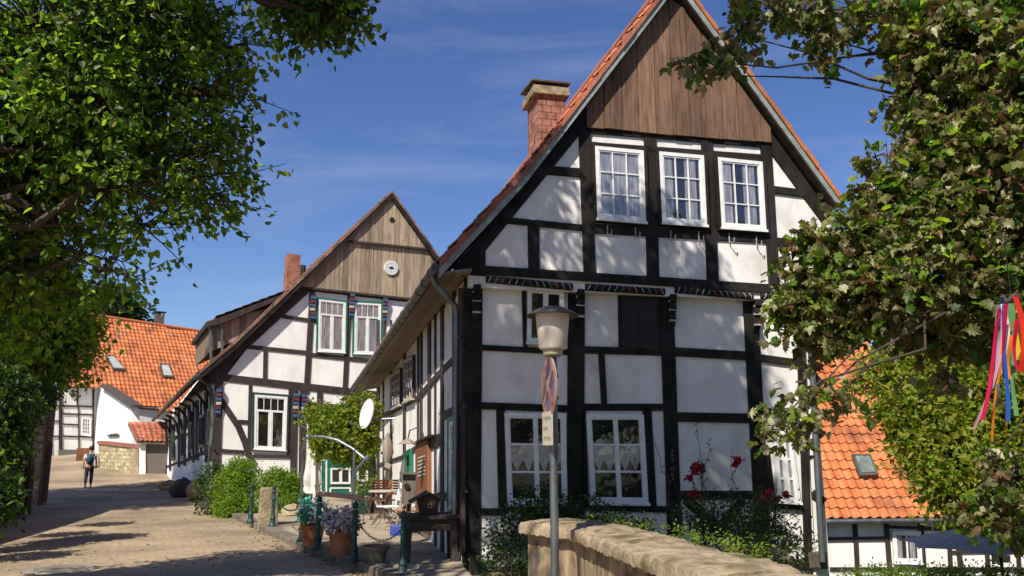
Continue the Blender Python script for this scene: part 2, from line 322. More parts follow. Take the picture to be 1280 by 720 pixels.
def masonry_mat(name, c1, c2, mort, bw, rh, ax, rough_=.9, bias=0.0, ms=.02, offz=0.0):
    m = bpy.data.materials.new(name); m.use_nodes = True; nt = m.node_tree; b = nt.nodes['Principled BSDF']; l = nt.links.new
    t = nt.nodes.new('ShaderNodeTexCoord'); dp = nt.nodes.new('ShaderNodeVectorMath'); dp.operation = 'DOT_PRODUCT'; dp.inputs[1].default_value = (float(ax[0]), float(ax[1]), 0)
    l(t.outputs['Object'], dp.inputs[0]); sx = nt.nodes.new('ShaderNodeSeparateXYZ'); l(t.outputs['Object'], sx.inputs[0]); cx = nt.nodes.new('ShaderNodeCombineXYZ')
    wz = nt.nodes.new('ShaderNodeTexNoise'); wz.inputs['Scale'].default_value = 2.5; l(t.outputs['Object'], wz.inputs['Vector'])
    l(dp.outputs['Value'], cx.inputs[0]); l(sx.outputs[2], cx.inputs[1]); va = nt.nodes.new('ShaderNodeVectorMath'); va.operation = 'MULTIPLY_ADD'
    k = bw * .3 if ms > .012 else 0; va.inputs[1].default_value = (k, k * .6, 0); l(wz.outputs['Color'], va.inputs[0]); l(cx.outputs[0], va.inputs[2])
    br = nt.nodes.new('ShaderNodeTexBrick'); br.inputs['Scale'].default_value = 1; br.inputs['Brick Width'].default_value = bw; br.inputs['Row Height'].default_value = rh
    br.inputs['Mortar Size'].default_value = ms; br.inputs['Mortar Smooth'].default_value = .5; br.inputs['Color1'].default_value = (*c1, 1); br.inputs['Color2'].default_value = (*c2, 1); br.inputs['Mortar'].default_value = (*mort, 1)
    l(va.outputs[0], br.inputs['Vector'])
    n = nt.nodes.new('ShaderNodeTexNoise'); n.inputs['Scale'].default_value = 5; n.inputs['Detail'].default_value = 8; l(t.outputs['Object'], n.inputs['Vector'])
    r = nt.nodes.new('ShaderNodeValToRGB'); r.color_ramp.elements[0].position = .3; r.color_ramp.elements[0].color = (.5, .48, .45, 1); r.color_ramp.elements[1].position = .6; r.color_ramp.elements[1].color = (1.1, 1.1, 1.1, 1)
    mm = nt.nodes.new('ShaderNodeMixRGB'); mm.blend_type = 'MULTIPLY'; mm.inputs[0].default_value = 1; l(n.outputs['Fac'], r.inputs[0]); l(br.outputs['Color'], mm.inputs[1]); l(r.outputs[0], mm.inputs[2])
    l(mm.outputs[0], b.inputs['Base Color']); b.inputs['Roughness'].default_value = rough_
    bp = nt.nodes.new('ShaderNodeBump'); bp.inputs['Strength'].default_value = .9; bp.inputs['Distance'].default_value = .02; bp.invert = True
    l(br.outputs['Fac'], bp.inputs['Height']); bp2 = nt.nodes.new('ShaderNodeBump'); bp2.inputs['Strength'].default_value = .6; bp2.inputs['Distance'].default_value = .03
    l(n.outputs['Fac'], bp2.inputs['Height']); l(bp.outputs[0], bp2.inputs['Normal']); l(bp2.outputs[0], b.inputs['Normal']); return m
def tilemats(name, cs, r=.7):
    return [mat(name + str(i), c, tuple(x * .72 for x in c), 9, r, .3, 30, c3=tuple(x * .38 + .01 for x in c), s3=1.1, f3=(.5, .72)) for i, c in enumerate(cs)]
tiles_orange = tilemats('orange_tile', [(.56, .175, .055), (.62, .215, .08), (.46, .135, .045), (.58, .19, .065)])
tiles_dull = tilemats('weathered_orange_tile', [(.54, .15, .045), (.62, .18, .05), (.44, .12, .04), (.30, .10, .05)])
tiles_red = tilemats('red_tile', [(.42, .13, .065), (.50, .17, .085), (.34, .10, .055), (.30, .12, .08)])
tiles_brown = tilemats('brown_tile', [(.20, .11, .075), (.26, .15, .10), (.15, .085, .06), (.32, .17, .11)])

# ------------------------------------------------------------------ roofs, windows, foliage
def pantiles(mb, c00, c10, c11, c01, tw=.24, th=.34, amp=.028, clip=None, seg=5, step=.03, jit=.004):
    """c00-c10 along the eave, c01-c11 along the ridge"""
    c00, c10, c11, c01 = [np.array(c, float) for c in (c00, c10, c11, c01)]
    nu = max(1, round(np.linalg.norm(c10 - c00) / tw)); ns = max(1, round(np.linalg.norm(c01 - c00) / th))
    n = np.cross(c10 - c00, c01 - c00); n /= np.linalg.norm(n)
    if n[2] < 0: n = -n
    S = lambda a, b: (c00 * (1 - a) + c10 * a) * (1 - b) + (c01 * (1 - a) + c11 * a) * b
    prof = [0.55, 1.0, .75, .1, -.05, .1, .55]; prof = [prof[int(round(k * 6 / seg))] for k in range(seg + 1)] if seg < 6 else prof
    for j in range(ns):
        for i in range(nu):
            a0, a1, b0, b1 = i / nu, (i + 1) / nu, j / ns, (j + 1) / ns
            if clip and not clip(S((a0 + a1) / 2, (b0 + b1) / 2)): continue
            m = random.choices([0, 1, 2, 3], [4, 3, 3, 2])[0]; jz = random.uniform(-jit, jit)
            lo = []; hi = []; fr_ = []
            k = len(prof) - 1
            for q in range(k + 1):
                a = a0 + (a1 - a0) * q / k; hgt = prof[q] * amp * 2
                lo.append(S(a, b0 - .12 / ns) + n * (hgt + step + jz)); hi.append(S(a, b1) + n * hgt); fr_.append(S(a, b0 - .12 / ns) + n * (hgt + step - .022 + jz))
            N = k + 1
            fs = [[q, q + 1, N + q + 1, N + q] for q in range(k)] + [[2 * N + q, 2 * N + q + 1, q + 1, q] for q in range(k)]
            mb.mesh_add(lo + hi + fr_, fs, m)
def window(parent, fr, px, v, cols=2, rows=3, fw=.06, bw=.028, fmat=None, surround=None, curt=None, transom=False, name='window', sill=True, gm=None, label=None, open_=False):
    """px = TL,TR,BR,BL of the outer frame on plane v"""
    c = [fr.uw(x, y, v) for x, y in px]; fmat = fmat or white_paint
    TL, TR, BR, BL = [np.array(q) for q in c]
    W = np.linalg.norm(TR - TL); H = np.linalg.norm(BL - TL)
    Q = lambda s, t: tuple((TL * (1 - s) + TR * s) * (1 - t) + (BL * (1 - s) + BR * s) * t)
    def quad(mb, s0, s1, t0, t1, v0, v1, m=0): mb.fprism(fr, [Q(s0, t0), Q(s1, t0), Q(s1, t1), Q(s0, t1)], v0, v1, m)
    f = MB(); a, b = fw / W, fw / H
    quad(f, 0, 1, 0, b, v - .055, v + .02); quad(f, 0, 1, 1 - b, 1, v - .057, v + .02)
    quad(f, 0, a, b, 1 - b, v - .055, v + .02); quad(f, 1 - a, 1, b, 1 - b, v - .055, v + .02)
    if sill: quad(f, -.02, 1.02, 1 - b * .1, 1 + .035 / H, v - .085, v + .01)
    wob = MB(); a2, b2 = bw / W, bw / H
    g0s, g1s, g0t, g1t = a, 1 - a, b, 1 - b
    root = f.build(name, fmat, parent, bevel=.004)
    if label: root['label'] = label
    _si = min(.03, fw * .35); inner = MB(); ia, ib = _si / W, _si / H
    quad(inner, g0s, g1s, g0t, g0t + ib, v - .043, v); quad(inner, g0s, g1s, g1t - ib, g1t, v - .044, v)
    quad(inner, g0s, g0s + ia, g0t + ib, g1t - ib, v - .043, v); quad(inner, g1s - ia, g1s, g0t + ib, g1t - ib, v - .043, v)
    if transom:
        tz = g0t + (g1t - g0t) * .27; quad(inner, g0s + ia, g1s - ia, tz - b2 * 1.3, tz + b2 * 1.3, v - .05, v)
        for k in range(1, 4): s = g0s + (g1s - g0s) * k / 4; quad(inner, s - a2 * .4, s + a2 * .4, g0t, tz, v - .038, v)
        s = .5; quad(inner, s - a2 * 1.6, s + a2 * 1.6, tz, g1t, v - .048, v)
        for s in (g0s + ia * 1.6, .5 - a2 * 2.4, .5 + a2 * 2.4, g1s - ia * 1.6): quad(inner, s - a2 * .6, s + a2 * .6, tz, g1t, v - .041, v)
    else:
        for k in range(1, cols):
            s = g0s + (g1s - g0s) * k / cols; w_ = 1.0 if cols == 2 else .5; quad(inner, s - a2 * w_, s + a2 * w_, g0t, g1t, v - .042, v)
        for k in range(1, rows):
            t = g0t + (g1t - g0t) * k / rows; quad(inner, g0s, g1s, t - b2 * .45, t + b2 * .45, v - .038, v)
    inner.build('sash', fmat, root)
    gl = MB(); quad(gl, g0s, g1s, g0t, g1t, v - .030, v - .026); gl.build('pane', gm or glass, root)
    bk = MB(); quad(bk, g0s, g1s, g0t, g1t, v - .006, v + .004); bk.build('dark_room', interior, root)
    if curt == 'lace':
        for s0, s1 in ((g0s + ia, .5 - a2), (.5 + a2, g1s - ia)):
            cm = MB(); n = 2; t0 = g0t + (g1t - g0t) * .34; pts = [Q(s0, t0), Q(s1, t0)]; t1 = t0 + .16; zz = []
            for k in range(2 * n + 1):
                s = s1 + (s0 - s1) * k / (2 * n); zz.append(Q(s, t1 if k % 2 == 0 else t1 + .13))
            cm.fprism(fr, pts + zz, v - .018, v - .014); cm.build('lace_curtain', lace, root)
    elif curt == 'full':
        cm = MB(); quad(cm, g0s + ia, g1s - ia, g0t + ib, g1t - ib, v - .018, v - .014); cm.build('net_curtain', curtain, root)
    elif curt == 'part':
        for s0, s1 in ((g0s + ia, g0s + .22), (g0s + .48, g1s - .10)):
            cm = MB(); quad(cm, s0, s1, g0t + ib, g1t - ib, v - .018, v - .014); cm.build('net_curtain', curtain, root)
    if surround:
        sm, sw, sv = surround; m_ = MB(); a3, b3 = sw / W, sw / H
        quad(m_, -a3, 1 + a3, -b3, 0, v - sv, v + .02); quad(m_, -a3, 1 + a3, 1, 1 + b3, v - sv - .002, v + .02)
        quad(m_, -a3, 0, 0, 1, v - sv, v + .02); quad(m_, 1, 1 + a3, 0, 1, v - sv, v + .02); m_.build('surround', sm, root, bevel=.004)
    return root

LEAF = {
 'oval': (np.array([[0, 0, 0], [.35, .30, .05], [.75, .22, .02], [1, 0, -.12], [.75, -.22, .02], [.35, -.30, .05], [.5, 0, -.05]]),
          [[0, 6, 1], [1, 6, 2], [2, 6, 3], [3, 6, 4], [4, 6, 5], [5, 6, 0]]),
 'heart': (np.array([[0, 0, 0], [-.05, .28, .06], [.30, .46, .08], [.70, .30, .02], [1.05, 0, -.15], [.70, -.30, .02], [.30, -.46, .08], [-.05, -.28, .06], [.45, 0, -.06]]),
           [[0, 8, 1], [1, 8, 2], [2, 8, 3], [3, 8, 4], [4, 8, 5], [5, 8, 6], [6, 8, 7], [7, 8, 0]]),
 'maple': (np.array([[0, 0, 0], [-.10, .22, .02], [.02, .40, -.02], [.20, .36, .05], [.34, .60, -.08], [.46, .38, .05], [.66, .44, -.06], [.72, .22, .04], [1.0, .06, -.16], [.96, -.05, -.16], [.70, -.24, .04], [.62, -.46, -.06], [.44, -.36, .05], [.30, -.58, -.08], [.18, -.34, .05], [.0, -.38, -.02], [-.10, -.20, .02], [.38, 0, -.10]]),
           [[i, 17, (i + 1) % 17] for i in range(17)]),
}
def leaves(name, pos, dirs, size, shape, mats, weights, parent, up=.6, rot=.9, kind=None):
    """pos Nx3 leaf bases, dirs Nx3 growing directions"""
    T, F = LEAF[shape]; N = len(pos); k = len(T)
    d = dirs + rng.normal(0, .35 * rot, (N, 3)); d /= np.linalg.norm(d, axis=1)[:, None]
    nn = rng.normal(0, rot * .6, (N, 3)) + np.array([0, 0, up]); nn -= d * np.sum(nn * d, 1)[:, None]; nn /= np.linalg.norm(nn, axis=1)[:, None] + 1e-9
    s = np.cross(nn, d); sz = size * rng.uniform(.6, 1.25, N)
    curl = rng.uniform(.5, 3.2, N); asp = rng.uniform(.65, 1.1, N)
    V = pos[:, None, :] + (T[None, :, 0, None] * d[:, None, :] + T[None, :, 1, None] * (s * asp[:, None])[:, None, :] + (T[None, :, 2, None] * curl[:, None, None]) * nn[:, None, :]) * sz[:, None, None]
    V = V.reshape(-1, 3); F = np.array(F); nf = len(F)
    FF = (F[None] + (np.arange(N) * k)[:, None, None]).reshape(-1, 3)
    me = bpy.data.meshes.new(name); me.vertices.add(len(V)); me.vertices.foreach_set('co', V.astype(np.float32).ravel())
    me.loops.add(FF.size); me.loops.foreach_set('vertex_index', FF.astype(np.int32).ravel())
    me.polygons.add(len(FF)); me.polygons.foreach_set('loop_start', (np.arange(len(FF)) * 3).astype(np.int32))
    for m in mats: me.materials.append(m)
    w = np.array(weights, float); w /= w.sum(); mi = rng.choice(len(mats), N, p=w)
    me.polygons.foreach_set('material_index', np.repeat(mi, nf).astype(np.int32)); me.update(calc_edges=True); me.validate()
    o = bpy.data.objects.new(name, me); col.objects.link(o)
    if parent is not None: o.parent = parent; o.matrix_parent_inverse = inv(parent)
    if kind: o['kind'] = kind
    return o
def sprays(blobs, n_spray, per, length, spread, droop=.25, shell=.55):
    """blobs: (cx,cy,cz,rx,ry,rz). Returns leaf pos, dirs and twig segments"""
    B = np.array(blobs, float); vol = (B[:, 3] * B[:, 4] * B[:, 5]) ** (2 / 3); p = vol / vol.sum()
    bi = rng.choice(len(B), n_spray, p=p); q = rng.normal(0, 1, (n_spray, 3)); q /= np.linalg.norm(q, axis=1)[:, None]
    rad = shell + (1 - shell) * rng.random(n_spray) ** .7
    st = B[bi, :3] + q * B[bi, 3:] * rad[:, None] * .8
    dr = q * .8 + rng.normal(0, .5, (n_spray, 3)); dr[:, 2] -= droop; dr /= np.linalg.norm(dr, axis=1)[:, None]
    ln = length * rng.uniform(.4, 1.3, n_spray)
    t = rng.random((n_spray, per)) ** .8
    P = st[:, None, :] + dr[:, None, :] * (t * ln[:, None])[..., None] + rng.normal(0, spread, (n_spray, per, 3)); P[..., 2] -= (t ** 2 * ln[:, None] * .25)
    side = rng.normal(0, .8, (n_spray, per, 3)); D = dr[:, None, :] * .6 + side; D[..., 2] -= .35
    D /= np.linalg.norm(D, axis=2)[..., None]
    return P.reshape(-1, 3), D.reshape(-1, 3), list(zip(st, st + dr * ln[:, None] * .9, bi))
def crook(a, b, n=5, k=.08, sag=0.0):
    a, b = np.array(a, float), np.array(b, float); l = np.linalg.norm(b - a); out = []
    for i in range(n + 1):
        t = i / n; o = rng.normal(0, k * l, 3) * math.sin(PI * t) * .6; o[2] += sag * l * math.sin(PI * t); out.append(a * (1 - t) + b * t + o)
    return out
def tree(name, label, cat, base, trunk_h, trunk_r, blobs, n_spray, per, size, shape, mats, weights, length=.5, spread=.06, fork=None, twig=.006, group=None, droop=.25, up=.6, limb_r=None, ntw=None, shell=.55):
    root = thing(name, label, cat, base, group); base = np.array(base, float)
    fork = np.array(fork if fork is not None else base + [0, 0, trunk_h], float)
    tr = MB(); tr.tube(crook(base + [0, 0, -.2], fork, 6, .02), [trunk_r * (1.35 if i == 0 else 1.0 - .06 * i) for i in range(7)], 12); tr.build('trunk', bark, root, smooth=True)
    lb = MB(); lr = limb_r or trunk_r * .35
    for B in blobs:
        c = np.array(B[:3], float); pts = crook(fork, c, 8, .10, .05); lb.tube(pts, [lr * (1 - .105 * i) for i in range(9)], 7)
    P, D, tw = sprays(blobs, n_spray, per, length, spread, droop, shell)
    for a, b, bi in (tw if ntw is None else tw[:ntw]):
        c = np.array(blobs[bi][:3], float); lb.tube([c + (a - c) * .15 + rng.normal(0, .03, 3), a, b], [twig * 2.2, twig * 1.4, twig * .6], 4, cap=False)
    lb.build('branches', bark, root, smooth=True)
    leaves('crown', P, D, size, shape, mats, weights, root, up=up)
    return root
def bush(name, label, cat, blobs, n_spray, per, size, shape, mats, weights, length=.2, spread=.04, group=None, stems=True, parent=None, part='foliage', droop=0., up=.5, shell=.6):
    c0 = np.array(blobs[0][:3], float); bz = min(b[2] - b[5] for b in blobs)
    root = thing(name, label, cat, (c0[0], c0[1], bz), group) if parent is None else parent
    P, D, tw = sprays(blobs, n_spray, per, length, spread, droop, shell)
    if stems:
        st = MB()
        for b in blobs:
            c = np.array(b[:3], float); f = np.array([c[0], c[1], c[2] - b[5]])
            st.tube(crook(f, c, 4, .05), [.022, .018, .014, .01, .008], 5)
        for a, b, bi in tw[:len(tw) // 3]:
            c = np.array(blobs[bi][:3], float); st.tube([c + (a - c) * .2, a, b], [.008, .005, .002], 4, cap=False)
        st.build('stems', bark, root)
    leaves(part, P, D, size, shape, mats, weights, root, up=up); return root

lf_dark = leafmat('leaf_dark', (.036, .078, .014), trans=.45); lf_mid = leafmat('leaf_mid', (.075, .15, .020), trans=.5); lf_light = leafmat('leaf_light', (.14, .23, .026), trans=.55)
lf_yel = leafmat('leaf_yellow', (.26, .27, .03), trans=.45, tc_=(.6, .55, .06)); lf_brown = leafmat('leaf_brown', (.17, .10, .045), trans=.2, tc_=(.4, .2, .07))
lf_olive = leafmat('leaf_olive', (.17, .165, .060), (.11, .12, .04), trans=.25, tc_=(.34, .34, .07)); lf_pale = leafmat('leaf_pale', (.34, .31, .18), (.22, .22, .11), trans=.18, tc_=(.5, .45, .18))
lf_deep = leafmat('leaf_deep', (.016, .034, .012), trans=.25); lf_fresh = leafmat('leaf_fresh', (.18, .26, .035), trans=.5)

# ================================================================== SETTING
def sstep(a, b, x):
    t = min(1, max(0, (x - a) / (b - a))); return t * t * (3 - 2 * t)
def gz(x, y):
    z = 0.0
    z += .0045 * max(0, y - 35) ** 2 if y < 60 else .0045 * 625 + .05 * (y - 60)
    z = min(z, 3.2)
    f = sstep(3.6, 6.2, x) * sstep(5, 9.5, y) * (.8 if y < 30 else 1) + .2 * sstep(6, 10, x) * sstep(5, 9.5, y) * (y < 30)
    z = z * (1 - min(1, f)) - 2.5 * min(1, f)
    return z
def grid(name, xs, ys, dz, m, cond=None, parent=None):
    mb = MB(); nx, ny = len(xs), len(ys)
    vs_ = [(x, y, gz(x, y) + dz) for y in ys for x in xs]
    fs = [[j * nx + i, j * nx + i + 1, (j + 1) * nx + i + 1, (j + 1) * nx + i] for j in range(ny - 1) for i in range(nx - 1) if cond is None or cond((xs[i] + xs[i + 1]) / 2, (ys[j] + ys[j + 1]) / 2)]
    mb.mesh_add(vs_, fs); return mb.build(name, m, parent, smooth=True)
def lin(a, b, n): return [a + (b - a) * i / n for i in range(n + 1)]
g = grid('ground', [-900, -300, -100, -60] + lin(-40, 40, 80) + [60, 100, 300, 900], [-300, -80, -30] + lin(-10, 70, 80) + [100, 200, 500, 1200], -.012, grass_m)
tag(g, 'soil and low ground cover beyond the paved street', kind='structure')
road = grid('road', lin(-34, 4, 76), lin(-8, 64, 144), 0.0, paver_mat(), cond=lambda x, y: not (x > 1.2 and y > 9.5))
tag(road, 'tan clinker paved village street running uphill to the left', kind='structure')

# ================================================================== HOUSE A (big gable on the right)
oA = gpt(578, 716); FA = Fr(oA, 76.2)
LA = 15.0                                   # depth of the house
VJ = -.15                                   # jetty: the upper storeys stand proud
FS = Fr(FA.o, 166.2)                        # left side wall, u negative going back
FS.u = -FA.v; FS.v = FA.u                   # exactly square to the gable
hA = thing('half_timbered_house', 'large white half-timbered house with black beams and brown boarded gable, nearest on the right', 'house', FA.P(3, 3, 0))
UR = FA.uw(1008, 560)[0] + .02               # right end of the front wall
apexA = (3.66, 9.62); eaveL = FA.uw(549, 331, -.40); kinkL = FA.uw(657, 214, -.40); eaveR = FA.uw(1051, 250, -.40)
tl, tr_ = FA.uw(822, 0, -.40), FA.uw(868, 0, -.40)
sl = (tl[1] - kinkL[1]) / (tl[0] - kinkL[0]); sr = (tr_[1] - eaveR[1]) / (tr_[0] - eaveR[0])
ua = (tr_[1] - tl[1] + sl * tl[0] - sr * tr_[0]) / (sl - sr); apexA = (ua, tl[1] + sl * (ua - tl[0]))
print('A', oA, 'UR', UR, 'eaveL', eaveL, 'kink', kinkL, 'apex', apexA, 'eaveR', eaveR)
zj = FA.uw(600, 352)[1]
w = MB(); w.fprism(FA, [(0, -.6), (3.6, -.6), (3.8, -3), (UR, -3), (UR + .02, zj - .1), (0, zj - .1)], 0, LA)
w.build('lower_wall', plaster, hA)
# upper gable wall following the roof
UE = FA.uw(1040, 305, VJ)[0]
gp = [(0.02, zj - .12), (UE, zj - .12), (UE, eaveR[1] - .1), (apexA[0], apexA[1] - .28), (kinkL[0] + .18, kinkL[1] - .22), (0.02, eaveL[1] + .05)]
w = MB(); w.fprism(FA, gp, VJ, LA - .1); w.build('gable_wall', plaster, hA)
# right flank, receding
# timber frame, lower storey
tf = MB(); cnt = [0]
def bA(x1, y1, x2, y2, wp, v=0.0, mb=None, d=.032):
    cnt[0] += 1; k = d + (cnt[0] % 9) * .0012; (mb or tf).beam(FA, x1, y1, x2, y2, wp, v - k, v + .01)
for a in [(592, 345, 589, 722, 23), (721, 352, 719, 735, 21), (833, 356, 846, 725, 17), (938, 366, 957, 725, 18), (1000, 380, 1012, 720, 9),
          (655, 354, 657, 434, 5), (775, 360, 776, 436, 4), (752, 438, 756, 508, 7), (626, 509, 629, 640, 11), (809, 509, 816, 636, 11), (729, 512, 733, 634, 7), (823, 362, 825, 438, 5), (958, 560, 966, 628, 8),
          (598, 434, 712, 440, 7), (728, 437, 830, 440, 9), (838, 439, 940, 445, 11), (942, 446, 1002, 454, 9),
          (598, 507, 715, 511, 9), (725, 509, 835, 509, 9), (840, 521, 945, 523, 12), (946, 513, 1002, 519, 9),
          (595, 640, 630, 640, 9), (628, 635, 722, 634, 7), (728, 634, 840, 637, 8), (848, 619, 952, 619, 11), (955, 630, 1012, 634, 9), (580, 716, 1020, 705, 13),
          (858, 624, 908, 668, 13), (930, 625, 893, 668, 11), (590, 352, 1005, 378, 6)]: bA(*a)
tf.build('lower_timber_frame', timber, hA, bevel=.006)
tf = MB()
def bU(x1, y1, x2, y2, wp, d=.032): bA(x1, y1, x2, y2, wp, VJ, None, d)
for a in [(667, 278, 668, 345, 14), (731, 160, 738, 350, 15), (813, 170, 817, 354, 15), (884, 176, 892, 358, 14), (958, 182, 969, 362, 13),
          (622, 274, 733, 285, 8), (733, 285, 968, 298, 12), (965, 301, 1045, 309, 10), (678, 212, 733, 216, 11), (962, 236, 1012, 242, 9),
          (732, 161, 965, 180, 9), (738, 181, 957, 197, 8), (583, 336, 850, 353, 11), (848, 353, 1030, 365, 11),
          (573, 341, 732, 145, 18), (732, 145, 795, 60, 18), (944, 150, 1036, 274, 17)]: bU(*a)
# solid triangle at the left foot of the gable
tf.pprism(FA, [(583, 343), (607, 345), (607, 304), (582, 336)], VJ - .035, VJ + .01)
tf.build('gable_timber_frame', timber, hA, bevel=.006)
# jetty plates with carved rope beams, brackets
def rope(x1, y1, x2, y2):
    a, b = FA.uw(x1, y1, VJ), FA.uw(x2, y2, VJ); ln = math.hypot(b[0] - a[0], b[1] - a[1])
    m = MB(); m.tube([FA.P(a[0], VJ - .005, a[1]), FA.P(b[0], VJ - .005, b[1])], .058, 10); k = m; n = int(ln / .105)
    for i in range(n):
        t = (i + .5) / n; u = a[0] + (b[0] - a[0]) * t; z = a[1] + (b[1] - a[1]) * t; s = 1 if t < .5 else -1; pts = []
        for q in range(5):
            an = R_(-50 + 100 * q / 4); pts.append(FA.P(u + s * .022 * (q - 2) / 2, VJ - .005 - .060 * math.cos(an), z + .060 * math.sin(an)))
        k.tube(pts, .0065, 4, [1, 2, 3, 1][i % 4])
    k.build('carved_rope_beam', [timber] + mat_strand, hA)
mat_strand = [mat('strand_white', (.50, .50, .48)), mat('strand_teal', (.12, .35, .36)), mat('strand_red', (.34, .12, .08))]
rope(607, 349, 715, 359); rope(731, 359, 830, 365); rope(843, 362, 940, 371); rope(950, 370, 968, 372)
def bracket(xc, yt, parent, col_=True):
    u, z = FA.uw(xc, yt, 0); m = MB()
    prof = [(0, 0), (-.17, 0), (-.17, -.10), (-.13, -.14), (-.15, -.22), (-.10, -.30), (-.115, -.40), (-.06, -.50), (0, -.58)]
    a = [FA.P(u - .055, v - .02, z + w_) for v, w_ in prof]; b = [FA.P(u + .055, v - .02, z + w_) for v, w_ in prof]; m.hull(a, b)
    o = m.build('carved_bracket', timber, parent, bevel=.008)
    for w_ in (-.11, -.245, -.42): s = MB(); s.fbox(FA, u - .06, u + .06, -.155, -.10, z + w_ - .014, z + w_ + .014); s.build('painted_band', grey_paint, o)
for xc, yt in ((594, 358), (722, 364), (836, 370), (941, 376)): bracket(xc, yt, hA)
# weatherboards in the gable top

VB = VJ - .06
bl, br_ = FA.uw(733, 159, VB), FA.uw(964, 179, VB); n = 11; bd = MB(); bwA = (br_[0] - bl[0]) / n
bm_A = boards_mat('brown_weatherboard', (.24, .135, .085), (.070, .042, .032), bwA, FA.u, seed=-((FA.o @ FA.u + bl[0]) / bwA))
for i in range(n):
    u0 = bl[0] + (br_[0] - bl[0]) * i / n; u1 = bl[0] + (br_[0] - bl[0]) * (i + 1) / n; zb = bl[1] + (br_[1] - bl[1]) * (i + .5) / n + random.uniform(-.012, .012)
    def top(u): return min(apexA[1] - .22 + sl * (u - apexA[0]), apexA[1] - .22 + sr * (u - apexA[0]))
    off = random.uniform(-.006, .006) - (.012 if i % 2 else 0)
    t0, t1 = top(u0), top(u1)
    if max(t0, t1) < zb + .03: continue
    bd.fprism(FA, [(u0 + .006, zb), (u1 - .006, zb), (u1 - .006, max(t1, zb + .01)), (u0 + .006, max(t0, zb + .01))], VB + off - .015, VJ + .005)
bd.build('weatherboards', bm_A, hA)
# windows of the gable
MW = (timber, .055, .06)
window(hA, FA, [(742, 183), (803, 189), (806, 279), (745, 274)], VJ - .03, 3, 3, .065, .02, surround=MW, curt='full')
window(hA, FA, [(822, 190), (878, 195), (882, 283), (826, 279)], VJ - .03, 3, 3, .065, .02, surround=MW, curt='part')
window(hA, FA, [(895, 197), (951, 203), (956, 289), (900, 285)], VJ - .03, 3, 3, .065, .02, surround=MW, curt='part')
window(hA, FA, [(630, 516), (706, 517), (708, 630), (634, 630)], -.03, 2, 3, .06, .036, curt='lace')
window(hA, FA, [(732, 518), (803, 518), (809, 629), (738, 628)], -.03, 2, 3, .06, .036, curt='lace')
window(hA, FA, [(659, 361), (704, 364), (703, 430), (658, 428)], -.03, 2, 2, .05, .04)
window(hA, FA, [(966, 545), (988, 546), (999, 628), (970, 626)], -.03, 2, 3, .05, .04, curt='full')
# strips of plaster are the wall itself; closed dark shutter
s = MB(); s.pprism(FA, [(777, 368), (823, 371), (823, 434), (777, 433)], -.055, 0); s.beam(FA, 800, 369, 800, 434, 2, -.07, -.05); s.beam(FA, 779, 385, 822, 387, 3, -.068, -.05); s.beam(FA, 779, 420, 822, 421, 3, -.068, -.05)
s.build('closed_shutter', mat('shutter_black', (.020, .018, .018), (.012, .011, .011), 5, .6), hA, bevel=.003)
# flower box hooks under the gable windows
for x, y in ((759, 283), (794, 286), (838, 290), (873, 291), (911, 293), (945, 297)):
    u, z = FA.uw(x, y, VJ - .03); h_ = MB(); q = lambda v, w_, du=0: FA.P(u + du, VJ - .04 + v, z + w_)
    h_.tube([q(0, .02), q(0, -.14), q(-.10, -.15, .03), q(-.11, -.08, .03)], .010, 6); h_.build('flower_box_hook', grey_paint, hA)
# roof: left slope with sprocket, right slope
VO = -.40; VE = LA + .3
def AP(uw_, v): return FA.P(uw_[0], v, uw_[1])
# the eave line spreads and sags towards the far end
tan_ = (440 - 640) / 1059.0; pe = FA.P(0, VE, 0); ue = (tan_ * pe[1] - pe[0]) / (FA.u[0] - tan_ * FA.u[1]); pE = FA.P(ue, VE, 0); ze = CAM_H + (560 - 486) / 1040.0 * pE[1] / math.cos(TH) * .985
eLb = (ue, ze); kLb = (kinkL[0] - .1, kinkL[1] - .15)
print('eave back', eLb)
rf = MB()
pantiles(rf, AP(eaveL, VO), AP(eLb, VE), AP(kLb, VE), AP(kinkL, VO)); pantiles(rf, AP(kinkL, VO), AP(kLb, VE), AP(apexA, VE), AP(apexA, VO)); pantiles(rf, AP(eaveR, VO), AP(eaveR, VE), AP(apexA, VE), AP(apexA, VO))
ro = rf.build('tiled_roof', tiles_red, hA)
rd = MB(); rd.tube([AP((apexA[0], apexA[1] + .06), VO), AP((apexA[0], apexA[1] + .06), VE)], .11, 10); rd.build('ridge_tiles', tiles_red[1], hA, smooth=True)
def slab(mb, a, b, a2, b2, t0=-.02, t1=-.11):
    P = [AP(a, VO + .02), AP(b, VO + .02), AP(b2, VE), AP(a2, VE)]; mb.hull([p + np.array([0, 0, t0]) for p in P], [p + np.array([0, 0, t1]) for p in P])
sf = MB(); slab(sf, eaveL, kinkL, eLb, kLb); slab(sf, kinkL, apexA, kLb, apexA, -.02, -.112); slab(sf, eaveR, apexA, eaveR, apexA, -.02, -.109); sf.build('roof_boarding', soffit, hA)
